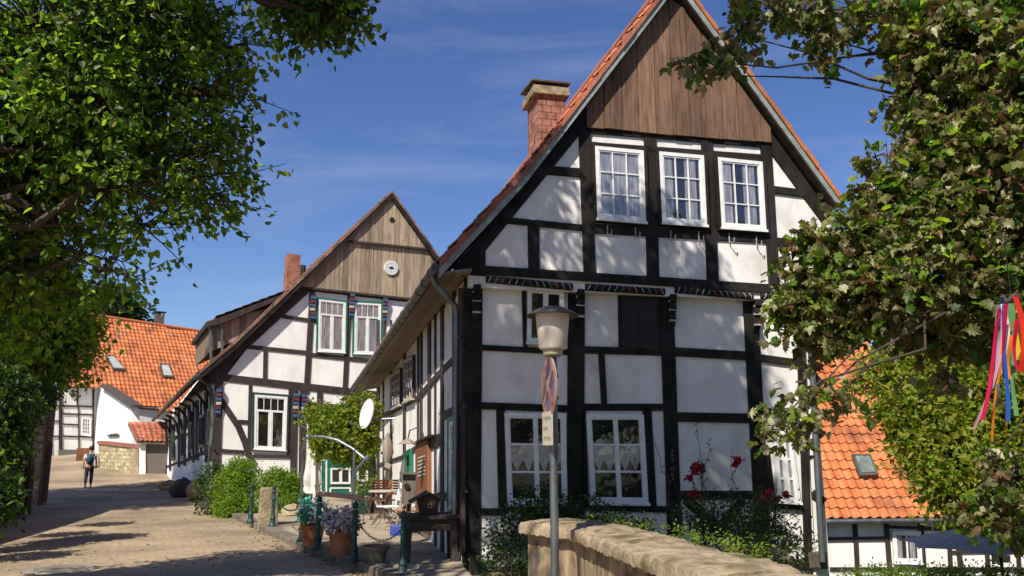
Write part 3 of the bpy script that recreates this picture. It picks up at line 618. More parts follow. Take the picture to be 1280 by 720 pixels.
for pts, tm in (((eaveL, kinkL, apexA), 0), ((apexA, eaveR), 0)):
    bb = MB(); vt = MB()
    for i in range(len(pts) - 1):
        a, b = pts[i], pts[i + 1]
        bb.fprism(FA, [(a[0], a[1] - .05), (b[0], b[1] - .05), (b[0], b[1] - .20), (a[0], a[1] - .20)], VO - .02, VO + .02)
        L_ = math.hypot(b[0] - a[0], b[1] - a[1]); n = int(L_ / .34)
        for k in range(n):                                   # verge tiles, overlapping up the slope
            t0, t1 = k / n, (k + 1.12) / n; p0 = (a[0] + (b[0] - a[0]) * t0, a[1] + (b[1] - a[1]) * t0); p1 = (a[0] + (b[0] - a[0]) * t1, a[1] + (b[1] - a[1]) * t1)
            lo = 0 if (b[1] > a[1]) else 1
            d0, d1 = (.075, .035) if lo == 0 else (.035, .075); jj = random.uniform(-.008, .008)
            vt.fprism(FA, [(p0[0], p0[1] - .055), (p1[0], p1[1] - .055), (p1[0], p1[1] + d1 + jj), (p0[0], p0[1] + d0 + jj)], VO - .05 - jj - .002 * (k % 3), VO + .10, random.choice([0, 1, 2, 3]))
    bb.build('bargeboard', barge, hA); vt.build('verge_tiles', tiles_red if len(pts) == 3 else tiles_orange, hA)
# gutter and downpipe, left eave
gt = MB(); g0 = AP((eaveL[0] - .05, eaveL[1] - .05), VO); g1 = AP((eLb[0] - .05, eLb[1] - .05), VE)
gt.tube([g0 + (g1 - g0) * i / 12 + np.array([0, 0, -.04 * math.sin(PI * i / 12)]) for i in range(13)], .075, 10); gb = gt
for i in range(26):
    p = g0 + (g1 - g0) * (i + .5) / 26 + np.array([0, 0, -.04 * math.sin(PI * (i + .5) / 26)]); d_ = (g1 - g0) / np.linalg.norm(g1 - g0) * .018; gb.tube([p - d_, p + d_], .088, 10)
gb.build('gutter', zinc_dark, hA, smooth=True)
dpx = FA.uw(577, 420)[0] + .03
dp_ = MB(); q0 = g0 + (g1 - g0) * .018 + np.array([0, 0, -.05]); xq = FA.P(-.10, .12, 0)
dp_.tube([q0, q0 + np.array([0.03, 0, -.10]), FA.P(-.13, .12, 3.88), FA.P(-.11, .12, 3.70), FA.P(-.10, .12, .55), FA.P(-.10, .12, .02)], .045, 10); do = dp_.build('downpipe', zinc, hA, smooth=True)
for z in (3.4, 1.95, .95, .42):
    k = MB(); k.tube([FA.P(-.10, .12, z - .02), FA.P(-.10, .12, z + .02)], .056, 10); k.build('pipe_clamp', zinc, do)
k = MB(); k.tube([FA.P(-.10, .12, .02), FA.P(-.10, .12, .5)], .06, 10); k.build('standpipe', zinc_dark, do, smooth=True)
dr = MB(); a = [FA.uw(x, y, -.12) for x, y in ((1016, 470), (1019, 540), (1028, 702))]; a = [(a[0][0] - .02, a[0][1] + 1.6)] + a
dr.tube([FA.P(u, -.12, z) for u, z in a], .05, 10); dd = dr.build('downpipe', zinc, hA, smooth=True)
k = MB(); k.tube([FA.P(a[2][0], -.12, a[2][1] - .02), FA.P(a[2][0], -.12, a[2][1] + .03)], .062, 10); k.build('pipe_clamp', zinc, dd)
# rounded buttress corner at the right end (plastered, set beyond the corner post)
rw = MB(); e0 = FA.uw(1031, 600, .06)[0]
rw.fprism(FA, [(UR, -3), (e0, -3), (e0 - .05, 3.3), (UR, 3.4)], .06, LA - .2); rw.build('flank_wall', plaster, hA)
for x1, y1, x2, y2, wp in ((1006, 458, 1028, 482, 10), (1012, 528, 1030, 545, 9), (1016, 616, 1031, 628, 9)): ff = MB(); ff.beam(FA, x1, y1, x2, y2, wp, .02, .07); ff.build('flank_timber', timber, hA)
pl_ = MB(); pl_.pprism(FA, [(1010, 690), (1034, 690), (1036, 712), (1012, 712)], -.05, .6); pl_.build('corner_stone', rock, hA, bevel=.03)
# chimney
vC = 2.3; c0 = FA.uw(672, 118, vC); c1 = FA.uw(706, 118, vC); ch = MB()
zb = 6.0; ch.fbox(FA, c0[0], c1[0], vC, vC + .75, zb, c0[1])
shing = masonry_mat('clay_shingle', (.36, .16, .105), (.28, .12, .08), (.10, .05, .035), .17, .14, (.82, .57), ms=.008)
cho = ch.build('chimney', shing, hA)
k = MB(); k.fbox(FA, c0[0] - .10, c1[0] + .08, vC - .08, vC + .84, c0[1], c0[1] + .17); k.build('chimney_slab', coping, cho, bevel=.01)
k = MB(); k.fbox(FA, c0[0] + .02, c1[0] - .04, vC + .05, vC + .7, c0[1] + .17, c0[1] + .24); zt = c0[1] + .24
k.hull([FA.P(c0[0] - .13, vC - .1, zt), FA.P(c1[0] + .10, vC - .1, zt), FA.P(c1[0] + .10, vC + .86, zt + .1), FA.P(c0[0] - .13, vC + .86, zt + .1)], [FA.P(c0[0] - .13, vC - .1, zt + .035), FA.P(c1[0] + .10, vC - .1, zt + .035), FA.P(c1[0] + .10, vC + .86, zt + .135), FA.P(c0[0] - .13, vC + .86, zt + .135)])
k.build('chimney_cap', rock, cho)
# side wall frame
tf = MB()
def bS(x1, y1, x2, y2, wp, d=.03): cnt[0] += 1; tf.beam(FS, x1, y1, x2, y2, wp, -d - (cnt[0] % 7) * .0015, .01)
def ppost(x, y1, y2, wp, wl=None): bS(x, y1, x, y2, wp * .72)
for x, w_ in ((575, 7), (566, 3), (551.5, 4), (543, 1.5), (535.5, 4), (525.5, 2.5), (521.5, 1.5), (504.5, 3), (488, 2.2), (478.5, 1.5), (472, 4)): ppost(x, 360 if x > 540 else 400, 690 if x > 540 else 660, w_)
for a in ((580, 437, 551, 463, 6), (551, 463, 522, 497, 5), (522, 497, 471, 524, 5), (580, 506, 551, 521, 9), (551, 548, 535, 556, 13), (535, 549, 503, 571, 5), (503, 571, 471, 582, 4), (580, 612, 551, 621, 7), (551, 617, 535, 621, 4), (580, 720, 500, 662, 12)): bS(*a)
tf.build('side_timber_frame', timber_brown, hA)
window(hA, FS, [(490, 469), (502, 461), (502, 506), (490, 512)], -.03, 3, 4, .05, .03, fmat=grey_paint, surround=(timber_brown, .03, .05))
window(hA, FS, [(507, 451), (518, 445), (518, 498), (507, 503)], -.03, 3, 4, .05, .03, fmat=grey_paint, surround=(timber_brown, .03, .05))
window(hA, FS, [(565, 528), (573, 524), (573, 634), (565, 636)], -.03, 1, 3, .06, .03, surround=(green_paint, .07, .07), curt='full')
window(hA, FS, [(508, 568), (515, 564), (515, 602), (508, 603)], -.03, 1, 2, .05, .03, fmat=green_paint, surround=(green_paint, .05, .06))
# brown plank door on the side wall
d = MB(); d.pprism(FS, [(519, 556), (534, 549), (534, 668), (519, 662)], -.08, 0); dO = d.build('door', brown_wood, hA, bevel=.01)
d = MB()
for i in range(6): d.pprism(FS, [(522, 572 + i * 4.5), (530, 569 + i * 4.5), (530, 571 + i * 4.5), (522, 574 + i * 4.5)], -.095, -.07)
d.build('door_louvres', grey_paint, dO)
d = MB(); d.pprism(FS, [(516, 556), (537, 546), (537, 543), (516, 553)], -.14, 0); d.build('door_canopy', timber, dO)
so_ = MB(); so_.hull([FA.P(eaveL[0], VO + .03, eaveL[1] - .10), FA.P(.02, VO + .03, eaveL[1] - .02), FA.P(.02, VE, ze + .04), FA.P(eLb[0], VE, ze - .10)], [FA.P(eaveL[0], VO + .03, eaveL[1] - .15), FA.P(.02, VO + .03, eaveL[1] - .07), FA.P(.02, VE, ze - .01), FA.P(eLb[0], VE, ze - .15)]); so_.build('eave_soffit', boards_mat('soffit_board', (.30, .22, .16), (.15, .11, .08), .16, FA.u), hA)
for x, y in ((496, 452),):   # dark rafter brackets below the eave
    u, z = FS.uw(x, y, -.05); r_ = MB(); r_.fbox(FS, u - .05, u + .05, -.45, 0, z - .05, z + .22); r_.build('rafter_end', timber, hA)
# ================================================================== HOUSE B (second gable)
oB = at(265, 614, 28.0); FB = Fr(oB, 64.7); BZ = oB[2] - .35
hB = thing('half_timbered_house', 'half-timbered house up the street with grey boarded gable, round white dial and green windows', 'house', FB.P(4, 3, 0))
WB = 11.6; LB = 24
VOB = -.3
apB = FB.uw(490, 240, VOB); kB = FB.uw(333, 391, VOB); eBL = FB.uw(249, 466, VOB); k2 = FB.uw(290, 432, VOB); vR = FB.uw(553, 328, VOB)
srB = (vR[1] - apB[1]) / (vR[0] - apB[0]); eBR = (WB + .2, apB[1] + srB * (WB + .2 - apB[0]))
print('B', oB, apB, kB, eBL, eBR)
w = MB(); w.fprism(FB, [(0, BZ - .8), (WB, BZ - .8), (WB, eBR[1] - .1), (apB[0], apB[1] - .25), (kB[0] + .15, kB[1] - .2), (.25, eBL[1] + .02), (0, eBL[1] - .2)], 0, LB); w.build('wall', plaster_b, hB)
# plinth of rough stone
pl_ = MB(); pl_.fbox(FB, -.12, 3.2, -.12, .5, BZ - .8, BZ + .30); pl_.fbox(FB, -.16, .3, .4, 3.4, BZ - .8, BZ + .2); pl_.build('stone_plinth', asph, hB, bevel=.1)
tf = MB()
def bB(x1, y1, x2, y2, wp, d=.035, mb=None): cnt[0] += 1; (mb or tf).beam(FB, x1, y1, x2, y2, wp, -d - (cnt[0] % 7) * .0015, .01)
for a in [(274, 470, 269, 620, 11), (262, 470, 520, 499, 9), (306, 433, 386, 441, 5), (386, 443, 520, 457, 5), (343, 394, 400, 402, 4.5), (332, 434, 331, 480, 5),
          (391, 358, 383, 492, 7), (438, 364, 431, 492, 6), (482, 368, 474, 496, 6), (313, 480, 311, 570, 4), (363, 484, 361, 570, 4), (369, 486, 366, 622, 8), (379, 487, 377, 622, 8),
          (270, 563, 314, 566, 5), (310, 570, 364, 571, 4), (298, 527, 313, 528, 5), (276, 500, 298, 533, 8), (298, 533, 306, 552, 8), (306, 552, 315, 582, 8),
          (400, 490, 398, 640, 7), (376, 505, 470, 512, 6), (395, 362, 520, 376, 5), (393, 510, 393, 600, 15)]: bB(*a)
for a in ((262, 471, 392, 352, 12), (392, 352, 420, 322, 10)): bB(*a)
tf.pprism(FB, [(262, 474), (278, 474), (300, 436), (262, 462)], -.03, .01)
tf.build('timber_frame', timber_brown, hB, bevel=.006)
# painted corbels
for x, y in ((390, 385), (439, 382), (480, 388), (369, 507), (379, 508), (273, 502)):
    c = MB(); s_ = MB(); u, z = FB.uw(x, y); hh = .46; wz_ = .075
    c.hull([FB.P(u - wz_, -.05, z - hh), FB.P(u + wz_, -.05, z - hh), FB.P(u + wz_, -.05, z + hh), FB.P(u - wz_, -.05, z + hh)], [FB.P(u - wz_, -.08, z - hh), FB.P(u + wz_, -.08, z - hh), FB.P(u + wz_, -.20, z + hh), FB.P(u - wz_, -.20, z + hh)])
    co = c.build('painted_corbel', timber_brown, hB)
    for i, w_ in enumerate((-.34, -.20, -.06, .08, .22, .36)):
        d0 = .095 + .12 * (w_ + .46) / .92; s_ = MB(); s_.fbox(FB, u - wz_ - .004, u + wz_ + .004, -d0, -.04, z + w_ - .05, z + w_ + .045); s_.build('painted_stripe', [blue_paint, red_paint, grey_paint, blue_paint, red_paint, blue_paint][i], co)
GW = (green_paint, .06, .06)
window(hB, FB, [(398, 374), (432, 378), (431, 441), (397, 439)], -.03, fw=.07, bw=.022, surround=GW, transom=True, curt='full')
window(hB, FB, [(443, 378), (476, 380), (475, 443), (442, 442)], -.03, fw=.07, bw=.022, surround=GW, transom=True, curt='full')
window(hB, FB, [(318, 493), (359, 496), (357, 563), (317, 561)], -.03, fw=.08, bw=.026, surround=(green_dark, .07, .06), transom=True)
# big green gate with white frames
dr = MB(); dr.pprism(FB, [(398, 560), (520, 560), (520, 650), (398, 650)], -.07, 0); dO = dr.build('green_gate', green_paint, hB)
for q in ([(385, 575), (396, 575), (396, 612), (385, 612)], ):
    m_ = MB(); m_.pprism(FB, q, -.06, 0); m_.build('gate_side_panel', white_paint, dO)
window(dO, FB, [(413, 585), (438, 585), (438, 605), (413, 605)], -.075, 2, 1, .05, .05, name='gate_window', sill=False)
window(dO, FB, [(446, 572), (470, 572), (470, 602), (446, 602)], -.075, 2, 1, .05, .05, name='gate_window', sill=False)
for q in ((413, 610, 438, 638), (446, 606, 470, 634), (401, 575, 408, 638)):
    m_ = MB()
    for a in ((q[0], q[1], q[2], q[1]), (q[0], q[3], q[2], q[3])): m_.beam(FB, *a, 2, -.09, -.06)
    for a in ((q[0], q[1], q[0], q[3]), (q[2], q[1], q[2], q[3])): m_.beam(FB, *a, 2, -.094, -.06)
    m_.build('panel_moulding', white_paint, dO)
# gable boards
bm_B = boards_mat('grey_weatherboard', (.42, .33, .23), (.17, .125, .085), .21, FB.u, seed=.3)
def boards(fr, x0, y0, x1, y1, v, top, n, m, name, par, bot=None):
    a, b = fr.uw(x0, y0, v), fr.uw(x1, y1, v); mb = MB()
    for i in range(n):
        u0 = a[0] + (b[0] - a[0]) * i / n; u1 = a[0] + (b[0] - a[0]) * (i + 1) / n; zb = a[1] + (b[1] - a[1]) * (i + .5) / n
        t0, t1 = top(u0), top(u1)
        if max(t0, t1) < zb + .02: continue
        mb.fprism(fr, [(u0 + .004, zb), (u1 - .004, zb), (u1 - .004, max(zb + .01, t1)), (u0 + .004, max(t0, zb + .01))], v + random.uniform(-.008, .008), v + .12)
    return mb.build(name, m, par)
slB = (apB[1] - kB[1]) / (apB[0] - kB[0])
m1 = FB.uw(437, 300, -.12); m2 = FB.uw(536, 311, -.12)
rt = lambda u: min(apB[1] - .2 + slB * (u - apB[0]), apB[1] - .2 + srB * (u - apB[0]))
midz = lambda u: m1[1] + (m2[1] - m1[1]) * (u - m1[0]) / (m2[0] - m1[0])
boards(FB, 368, 357, 545, 376, -.13, lambda u: min(rt(u), midz(u) + .05), 34, bm_B, 'lower_gable_boards', hB)
boards(FB, 434, 300, 541, 312, -.20, rt, 20, bm_B, 'upper_gable_boards', hB)
tf = MB(); bB(434, 301, 541, 312, 2.5, .23, tf); bB(368, 358, 545, 377, 2.5, .15, tf); tf.build('board_drip_rail', dark_wood, hB)
u, z = FB.uw(490, 275, -.2); k = MB(); k.tube([FB.P(u, -.225, z), FB.P(u, -.19, z)], .10, 14); k.build('owl_hole', black_m, hB)
u, z = FB.uw(488.5, 335, -.13); dc = MB(); dc.tube([FB.P(u, -.19, z), FB.P(u, -.12, z)], .27, 28); dO = dc.build('round_dial', white_paint, hB)
dk = MB()
for i in range(24):
    a = 2 * PI * i / 24; r0 = .215 if i % 2 else .195
    dk.tube([FB.P(u + r0 * math.cos(a), -.194, z + r0 * math.sin(a)), FB.P(u + .24 * math.cos(a), -.194, z + .24 * math.sin(a))], .006, 4)
dk.tube([FB.P(u + .17 * math.cos(a_), -.194, z + .17 * math.sin(a_)) for a_ in [2 * PI * i / 24 for i in range(25)]], .004, 4)
for i in range(8):
    a = 2 * PI * i / 8; dk.tube([FB.P(u, -.194, z), FB.P(u + (.12 if i % 2 else .15) * math.cos(a), -.194, z + .15 * math.sin(a))], [.008, .003], 4)
dk.tube([FB.P(u - .08, -.196, z), FB.P(u + .08, -.196, z)], .028, 6); dk.build('dial_markings', black_m, dO)
# roof B
VEB = LB + .2
tB = at(192, 524, 47.5); tw_ = np.array(tB) - FB.o; eBLb = (float(tw_ @ FB.u), float(tB[2])); VfB = float(tw_ @ FB.v)
print('B eave far', eBLb, VfB)
eFar = FB.P(eBLb[0], VfB, eBLb[1])
P0 = FB.P(eBL[0], VOB, eBL[1]); Pk2 = FB.P(k2[0], VOB, k2[1]); Pk = FB.P(kB[0], VOB, kB[1]); Pa = FB.P(apB[0], VOB, apB[1])
Bk2 = FB.P(k2[0], VfB, k2[1] - .3); Bk = FB.P(kB[0], VfB, kB[1] - .2); Ba = FB.P(apB[0], VfB, apB[1]); PR = FB.P(eBR[0], VOB, eBR[1]); BR_ = FB.P(eBR[0], VfB, eBR[1])
rf = MB(); pantiles(rf, P0, eFar, Bk2, Pk2, seg=4); pantiles(rf, Pk2, Bk2, Bk, Pk, seg=4); pantiles(rf, Pk, Bk, Ba, Pa, seg=4); pantiles(rf, PR, BR_, Ba, Pa, seg=4)
rf.build('tiled_roof', tiles_brown, hB)
sf = MB()
for i, q in enumerate(((P0, eFar, Bk2, Pk2), (Pk2, Bk2, Bk, Pk), (Pk, Bk, Ba, Pa), (PR, BR_, Ba, Pa))): sf.hull([p + np.array([0, 0, -.02 - i * .001]) for p in q], [p + np.array([0, 0, -.13 - i * .001]) for p in q])
sf.build('roof_boarding', soffit, hB)
for pts in ((eBL, k2, kB, apB), (apB, eBR)):
    vt = MB(); bb = MB()
    for i in range(len(pts) - 1):
        a, b = pts[i], pts[i + 1]; bb.fprism(FB, [(a[0], a[1] - .05), (b[0], b[1] - .05), (b[0], b[1] - .26), (a[0], a[1] - .26)], VOB - .02, VOB + .05)
        n = max(1, int(math.hypot(b[0] - a[0], b[1] - a[1]) / .36)); lo = b[1] > a[1]
        for k in range(n):
            t0, t1 = k / n, (k + 1.1) / n; p0 = (a[0] + (b[0] - a[0]) * t0, a[1] + (b[1] - a[1]) * t0); p1 = (a[0] + (b[0] - a[0]) * t1, a[1] + (b[1] - a[1]) * t1); d0, d1 = (.085, .04) if lo else (.04, .085)
            vt.fprism(FB, [(p0[0], p0[1] - .05), (p1[0], p1[1] - .05), (p1[0], p1[1] + d1), (p0[0], p0[1] + d0)], VOB - .04 - .002 * (k % 3), VOB + .12, random.randrange(4))
    bb.build('bargeboard', timber, hB); vt.build('verge_tiles', tiles_brown, hB)
gt = MB(); ga = P0 + np.array([-.05, 0, -.06]); gb_ = eFar + np.array([-.05, 0, -.06]); gt.tube([ga, gb_], .075, 8); gt.build('gutter', zinc_dark, hB, smooth=True)
dp_ = MB(); dp_.tube([ga + (gb_ - ga) * .01 + np.array([0, 0, -.08]), FB.P(-.30, .3, eBL[1] - .35), FB.P(-.12, .45, eBL[1] - .75), FB.P(-.10, .45, BZ + .2)], .05, 8); dp_.build('downpipe', zinc, hB, smooth=True)
# side wall B posts and windows: a skewed frame running to the far end
endB = at(205, 590, 46.5); dv = FB.o - np.array([endB[0], endB[1], 0]); hd = math.degrees(math.atan2(dv[0], dv[1])); FBS = Fr(FB.o, hd)
sw = MB(); Ls = np.linalg.norm(dv); sw.fprism(FBS, [(0, BZ - .8), (-Ls, BZ - .4), (-Ls, 3.2), (0, 4.0)], -.02, .5); sw.build('side_wall', plaster_b, hB)
tf = MB()
def bBS(x1, y1, x2, y2, wp, d=.06): cnt[0] += 1; tf.beam(FBS, x1, y1, x2, y2, wp, -d - (cnt[0] % 7) * .0015, .0)
for x, y0, y1, w_ in ((263, 486, 575, 2.5), (257, 490, 578, 3.5), (250.5, 496, 568, 1.5), (245.5, 500, 575, 3.5), (241, 503, 578, 1.5), (236, 506, 575, 3), (230, 509, 582, 2.5), (223, 513, 584, 2), (212, 520, 588, 2), (207, 524, 592, 1.6)): bBS(x, y0, x, y1, w_)
for a in ((266, 560, 222, 580, 3.5), (222, 578, 206, 584, 2), (266, 530, 206, 553, 2), (222, 545, 206, 547, 2)): bBS(*a)
tf.build('side_timber_frame', timber, hB)
for x0, x1, ya, yb in ((247.5, 254, 518, 560), (258.5, 262, 510, 556), (237.5, 240, 527, 566), (225, 229, 538, 574), (214, 218, 530, 576)):
    m_ = MB(); m_.pprism(FBS, [(x0, ya + 1), (x1, ya), (x1, yb - 1), (x0, yb)], -.07, 0); wo_ = m_.build('side_window', green_dark, hB)
    m_ = MB(); m_.pprism(FBS, [(x0 + .5, ya + 4), (x1 - .5, ya + 3.4), (x1 - .5, yb - 5), (x0 + .5, yb - 4)], -.085, -.06); m_.build('pane', interior, wo_)
for i in range(9):                                             # curved eave struts
    t = .03 + i * .105; p = FBS.P(-Ls * t, 0, 0); z1 = 3.95 - .85 * t; sr_ = MB(); nrm = -FBS.v
    sr_.tube([p + nrm * .03 + np.array([0, 0, z1 - 1.0]), p + nrm * .12 + np.array([0, 0, z1 - .5]), p + nrm * .35 + np.array([0, 0, z1 - .2]), p + nrm * .62 + np.array([0, 0, z1 - .12])], .055, 6); sr_.build('eave_strut', timber_brown, hB)
# dormer on the left slope, boards on its cheek
FD = FB; vD = 3.2
dm = MB(); cheek = [(280, 441), (280, 396), (352, 372), (352, 376)]
cp = [FB.uw(x, y, vD) for x, y in ((262, 440), (263, 405), (276, 401), (345, 382), (352, 384), (352, 400))]
dm.fprism(FB, cp, vD, vD + 6); dO = dm.build('dormer', boards_mat('dormer_board', (.36, .27, .20), (.17, .12, .09), .25, FB.u), hB)
q = [FB.uw(x, y, vD - .3) for x, y in ((258, 402), (274, 397), (357, 366), (357, 371), (276, 405), (259, 408))]
dm = MB(); dm.fprism(FB, q, vD - .3, vD + 6.3); dm.build('dormer_roof', timber_brown, dO)
rf = MB(); a, b = FB.uw(272, 396, vD - .3), FB.uw(358, 364, vD - .3); pantiles(rf, FB.P(a[0], vD - .3, a[1]), FB.P(a[0], vD + 6.3, a[1]), FB.P(b[0], vD + 6.3, b[1]), FB.P(b[0], vD - .3, b[1]), seg=4); rf.build('dormer_tiles', tiles_brown, dO)
for x0, y0, y1 in ((263, 404, 452), (277, 402, 444)):
    a, b = FB.uw(x0, y0, vD - .15), FB.uw(x0 + 1, y1, vD - .15); m_ = MB(); m_.tube([FB.P(a[0] - .1, vD - .15, a[1]), FB.P(a[0] + .03, vD - .15, a[1] - .25), FB.P(b[0], vD - .15, b[1])], .06, 8); m_.build('dormer_downpipe', zinc, dO, smooth=True)
# chimney B
a = FB.uw(360, 317, 5); b = FB.uw(376, 317, 5); c = MB(); c.fbox(FB, a[0], b[0], 5, 5.7, a[1] - 2.6, a[1]); cO = c.build('chimney', masonry_mat('red_brick', (.42, .15, .08), (.32, .11, .06), (.25, .2, .16), .24, .08, FB.u, ms=.008), hB)
a = FB.uw(378, 332, 6.5); c = MB(); c.tube([FB.P(a[0], 6.5, a[1] - 1.2), FB.P(a[0], 6.5, a[1])], .16, 8); c.build('roof_vent', dark_wood, hB)
# ================================================================== HOUSE D (orange roof at the end of the street)
hD = thing('village_house', 'white village house with a big orange tiled roof at the top of the street', 'house', at(130, 575, 50))
E1 = np.array(at(85, 482, 52)); a50 = R_(50); uD = np.array([math.sin(a50), math.cos(a50), 0]); hN = np.array([-math.cos(a50), math.sin(a50), 0]); pt = R_(46)
sD = hN * math.cos(pt) + np.array([0, 0, math.sin(pt)]); nD = np.cross(uD, sD)
def onD(x, y):
    d = ray(x, y); t = ((E1 - CAMP) @ nD) / (d @ nD); return CAMP + d * t
def abD(p): q = np.array(p) - E1; return (q @ uD, q @ sD)
polyD = [abD(onD(*q)) for q in ((80, 482), (125, 482), (163, 508), (216, 512), (300, 516), (290, 421), (262, 417.5), (112, 394))]
print('D poly', [tuple(round(float(c), 1) for c in q) for q in polyD])
def inside(p, poly):
    x, y = p; c = False; j = len(poly) - 1
    for i in range(len(poly)):
        xi, yi = poly[i]; xj, yj = poly[j]
        if (yi > y) != (yj > y) and x < (xj - xi) * (y - yi) / (yj - yi) + xi: c = not c
        j = i
    return c
amin, amax = min(p[0] for p in polyD), max(p[0] for p in polyD); bmin, bmax = min(p[1] for p in polyD), max(p[1] for p in polyD)
W_ = lambda a, b: E1 + uD * a + sD * b
rf = MB(); pantiles(rf, W_(amin, bmin), W_(amax, bmin), W_(amax, bmax), W_(amin, bmax), tw=.27, th=.38, seg=4, clip=lambda p: inside(abD(p), polyD), amp=.034, step=.04)
rf.build('tiled_roof', tiles_dull[:1] + tiles_orange[:3], hD)
sf = MB(); sf.hull([W_(a, b) - nD * .02 for a, b in polyD], [W_(a, b) - nD * .16 for a, b in polyD]); sf.build('roof_boarding', soffit, hD)
# far slope of the roof
rp = [W_(a, b) for a, b in (polyD[-1], polyD[-3])]; dn = hN * 7 - np.array([0, 0, 7]); sf = MB(); sf.hull([rp[0], rp[1], rp[1] + dn, rp[0] + dn], [p - np.array([0, 0, .12]) for p in (rp[0], rp[1], rp[1] + dn, rp[0] + dn)]); sf.build('far_roof_slope', tiles_dull[0], hD)
rd = MB(); rd.tube([rp[0] + np.array([0, 0, .05]), rp[1] + np.array([0, 0, .05])], .13, 8); rd.build('ridge_tiles', tiles_orange[2], hD, smooth=True)
FDa = Fr(E1 + hN * .35, 50); g2 = onD(126, 483); FDb = Fr(g2, 140); g3 = onD(163, 508); FDc = Fr(g3 + hN * .2, 50)
w = MB(); w.pprism(FDa, [(54, 592), (119, 580), (119, 484), (54, 482)], 0, .4); w.build('front_wall', plaster_b, hD)
w = MB(); w.pprism(FDb, [(128, 592), (166, 602), (165, 511), (126, 484), (117, 485), (119, 590)], 0, .4); w.build('side_gable_wall', white_paint, hD)
w = MB(); w.pprism(FDc, [(165, 602), (240, 602), (240, 511), (165, 508)], 0, .4); w.build('rear_wall', plaster_b, hD)
tf = MB()
for i, a in enumerate([(76, 484, 76, 566, 4.5), (97.5, 484, 97, 508, 2), (98.5, 508, 99, 562, 1.6), (117, 486, 117, 562, 2.5), (76, 507, 118, 508.5, 2), (76, 517, 118, 518.5, 1.8), (78, 530, 99, 531, 1.6), (78, 545, 118, 546.5, 1.8), (57, 509, 74, 507, 1.6), (57, 527, 74, 526, 1.6), (57, 546, 74, 545, 1.6), (64.5, 484, 63.5, 570, 2), (57, 484, 118, 484, 2)]): tf.beam(FDa, *a, -.05 - i * .002, .01)
tf.build('timber_frame', timber_brown, hD)
window(hD, FDa, [(101.5, 521), (114, 523), (113.5, 545), (101, 543.5)], -.03, 3, 4, .10, .05)
window(hD, FDb, [(137, 517), (147, 517), (147, 541), (137, 542)], -.02, 1, 1, .08, .05, name='shuttered_window', gm=white_paint)
m_ = MB(); m_.beam(FDb, 134, 545, 147, 544, 2, -.12, 0); m_.build('planter_rail', dark_wood, hD)
m_ = MB(); m_.beam(FDb, 125, 481.5, 164, 507.5, 3, -.3, .3); m_.build('verge_board', zinc_dark, hD)
m_ = MB(); m_.pprism(FDa, [(74, 562), (100, 562), (112, 570), (112, 588), (74, 588)], -.35, 0); m_.build('plinth', asph, hD)
for x, y, w0 in (((131, 136, 149, 157), (446, 446, 464, 465), 0), ((199, 205, 211, 217), (457, 457, 473, 474), 0)):
    P = [onD(a, b) for a, b in ((x[0], y[0]), (x[1] + 5, y[1]), (x[3], y[3]), (x[2] - 8, y[2]))]
    m_ = MB(); m_.hull([p + nD * .02 for p in P], [p + nD * .18 for p in P]); so = m_.build('skylight', zinc_dark, hD)
    c_ = sum(P) / 4; P2 = [c_ + (p - c_) * .78 for p in P]; m_ = MB(); m_.hull([p + nD * .15 for p in P2], [p + nD * .2 for p in P2]); m_.build('skylight_pane', mat('skylight_glass%d' % x[0], (.48, .48, .44), (.30, .31, .29), 3, .3), so)
cb = onD(200, 408); m_ = MB(); m_.box(cb + hN * .3 + np.array([0, 0, .0]), (.62, .62, 1.7), .5); cO = m_.build('chimney', masonry_mat('dark_brick', (.16, .10, .08), (.11, .07, .06), (.1, .09, .08), .24, .08, uD, ms=.008), hD)
m_ = MB(); m_.box(cb + hN * .3 + np.array([0, 0, 1.08]), (.85, .7, .05), .5); m_.build('chimney_cap', dark_wood, cO)
for dx in (-.3, .3): m_ = MB(); m_.box(cb + hN * .3 + np.array([dx, 0, .95]), (.05, .5, .24), .5); m_.build('chimney_cap_leg', dark_wood, cO)
# sandstone yard wall and lean-to garage beside it
FW = Fr(at(123, 576, 47.5), 128)
st_D = masonry_mat('yellow_rubble', (.52, .44, .26), (.34, .28, .17), (.30, .25, .16), .45, .2, FW.u)
t = thing('stone_wall', 'short yellowish rubble wall with a coping below the orange-roofed house', 'wall', at(148, 585, 46))
m_ = MB(); m_.pprism(FW, [(123, 590), (163, 600), (162, 558), (123, 554)], 0, .45); m_.build('wall_body', st_D, t)
m_ = MB(); m_.pprism(FW, [(121, 555), (175, 561), (175, 557), (121, 551)], -.08, .5); m_.build('wall_coping', tiles_red[3], t)
m_ = MB(); m_.pprism(FW, [(162, 602), (174, 602), (173, 559), (162, 558)], -.06, .5); m_.build('end_pier', stone, t)
t = thing('garage', 'small brown garage door bay under a short red tiled lean-to roof', 'garage', at(190, 592, 44.5))
FG = Fr(at(180, 592, 44.6), 84)
m_ = MB(); m_.pprism(FG, [(174, 600), (182, 600), (182, 545), (174, 545)], 0, .5); m_.build('door_jamb', plaster_b, t)
m_ = MB(); m_.pprism(FG, [(181, 600), (215, 600), (215, 550), (181, 550)], .1, .4); m_.build('garage_door', mat('garage_brown', (.13, .105, .09), (.10, .08, .07), 8, .7), t)
a, b = FG.uw(171, 551, -.3), FG.uw(207, 552, -.3); c, d = FG.uw(160, 528, 1.2), FG.uw(206, 528, 1.2)
m_ = MB(); pantiles(m_, FG.P(a[0], -.3, a[1]), FG.P(b[0], -.3, b[1]), FG.P(d[0], 1.2, d[1]), FG.P(c[0], 1.2, c[1]), tw=.25, th=.33, seg=4, amp=.04); m_.build('lean_to_roof', tiles_red, t)
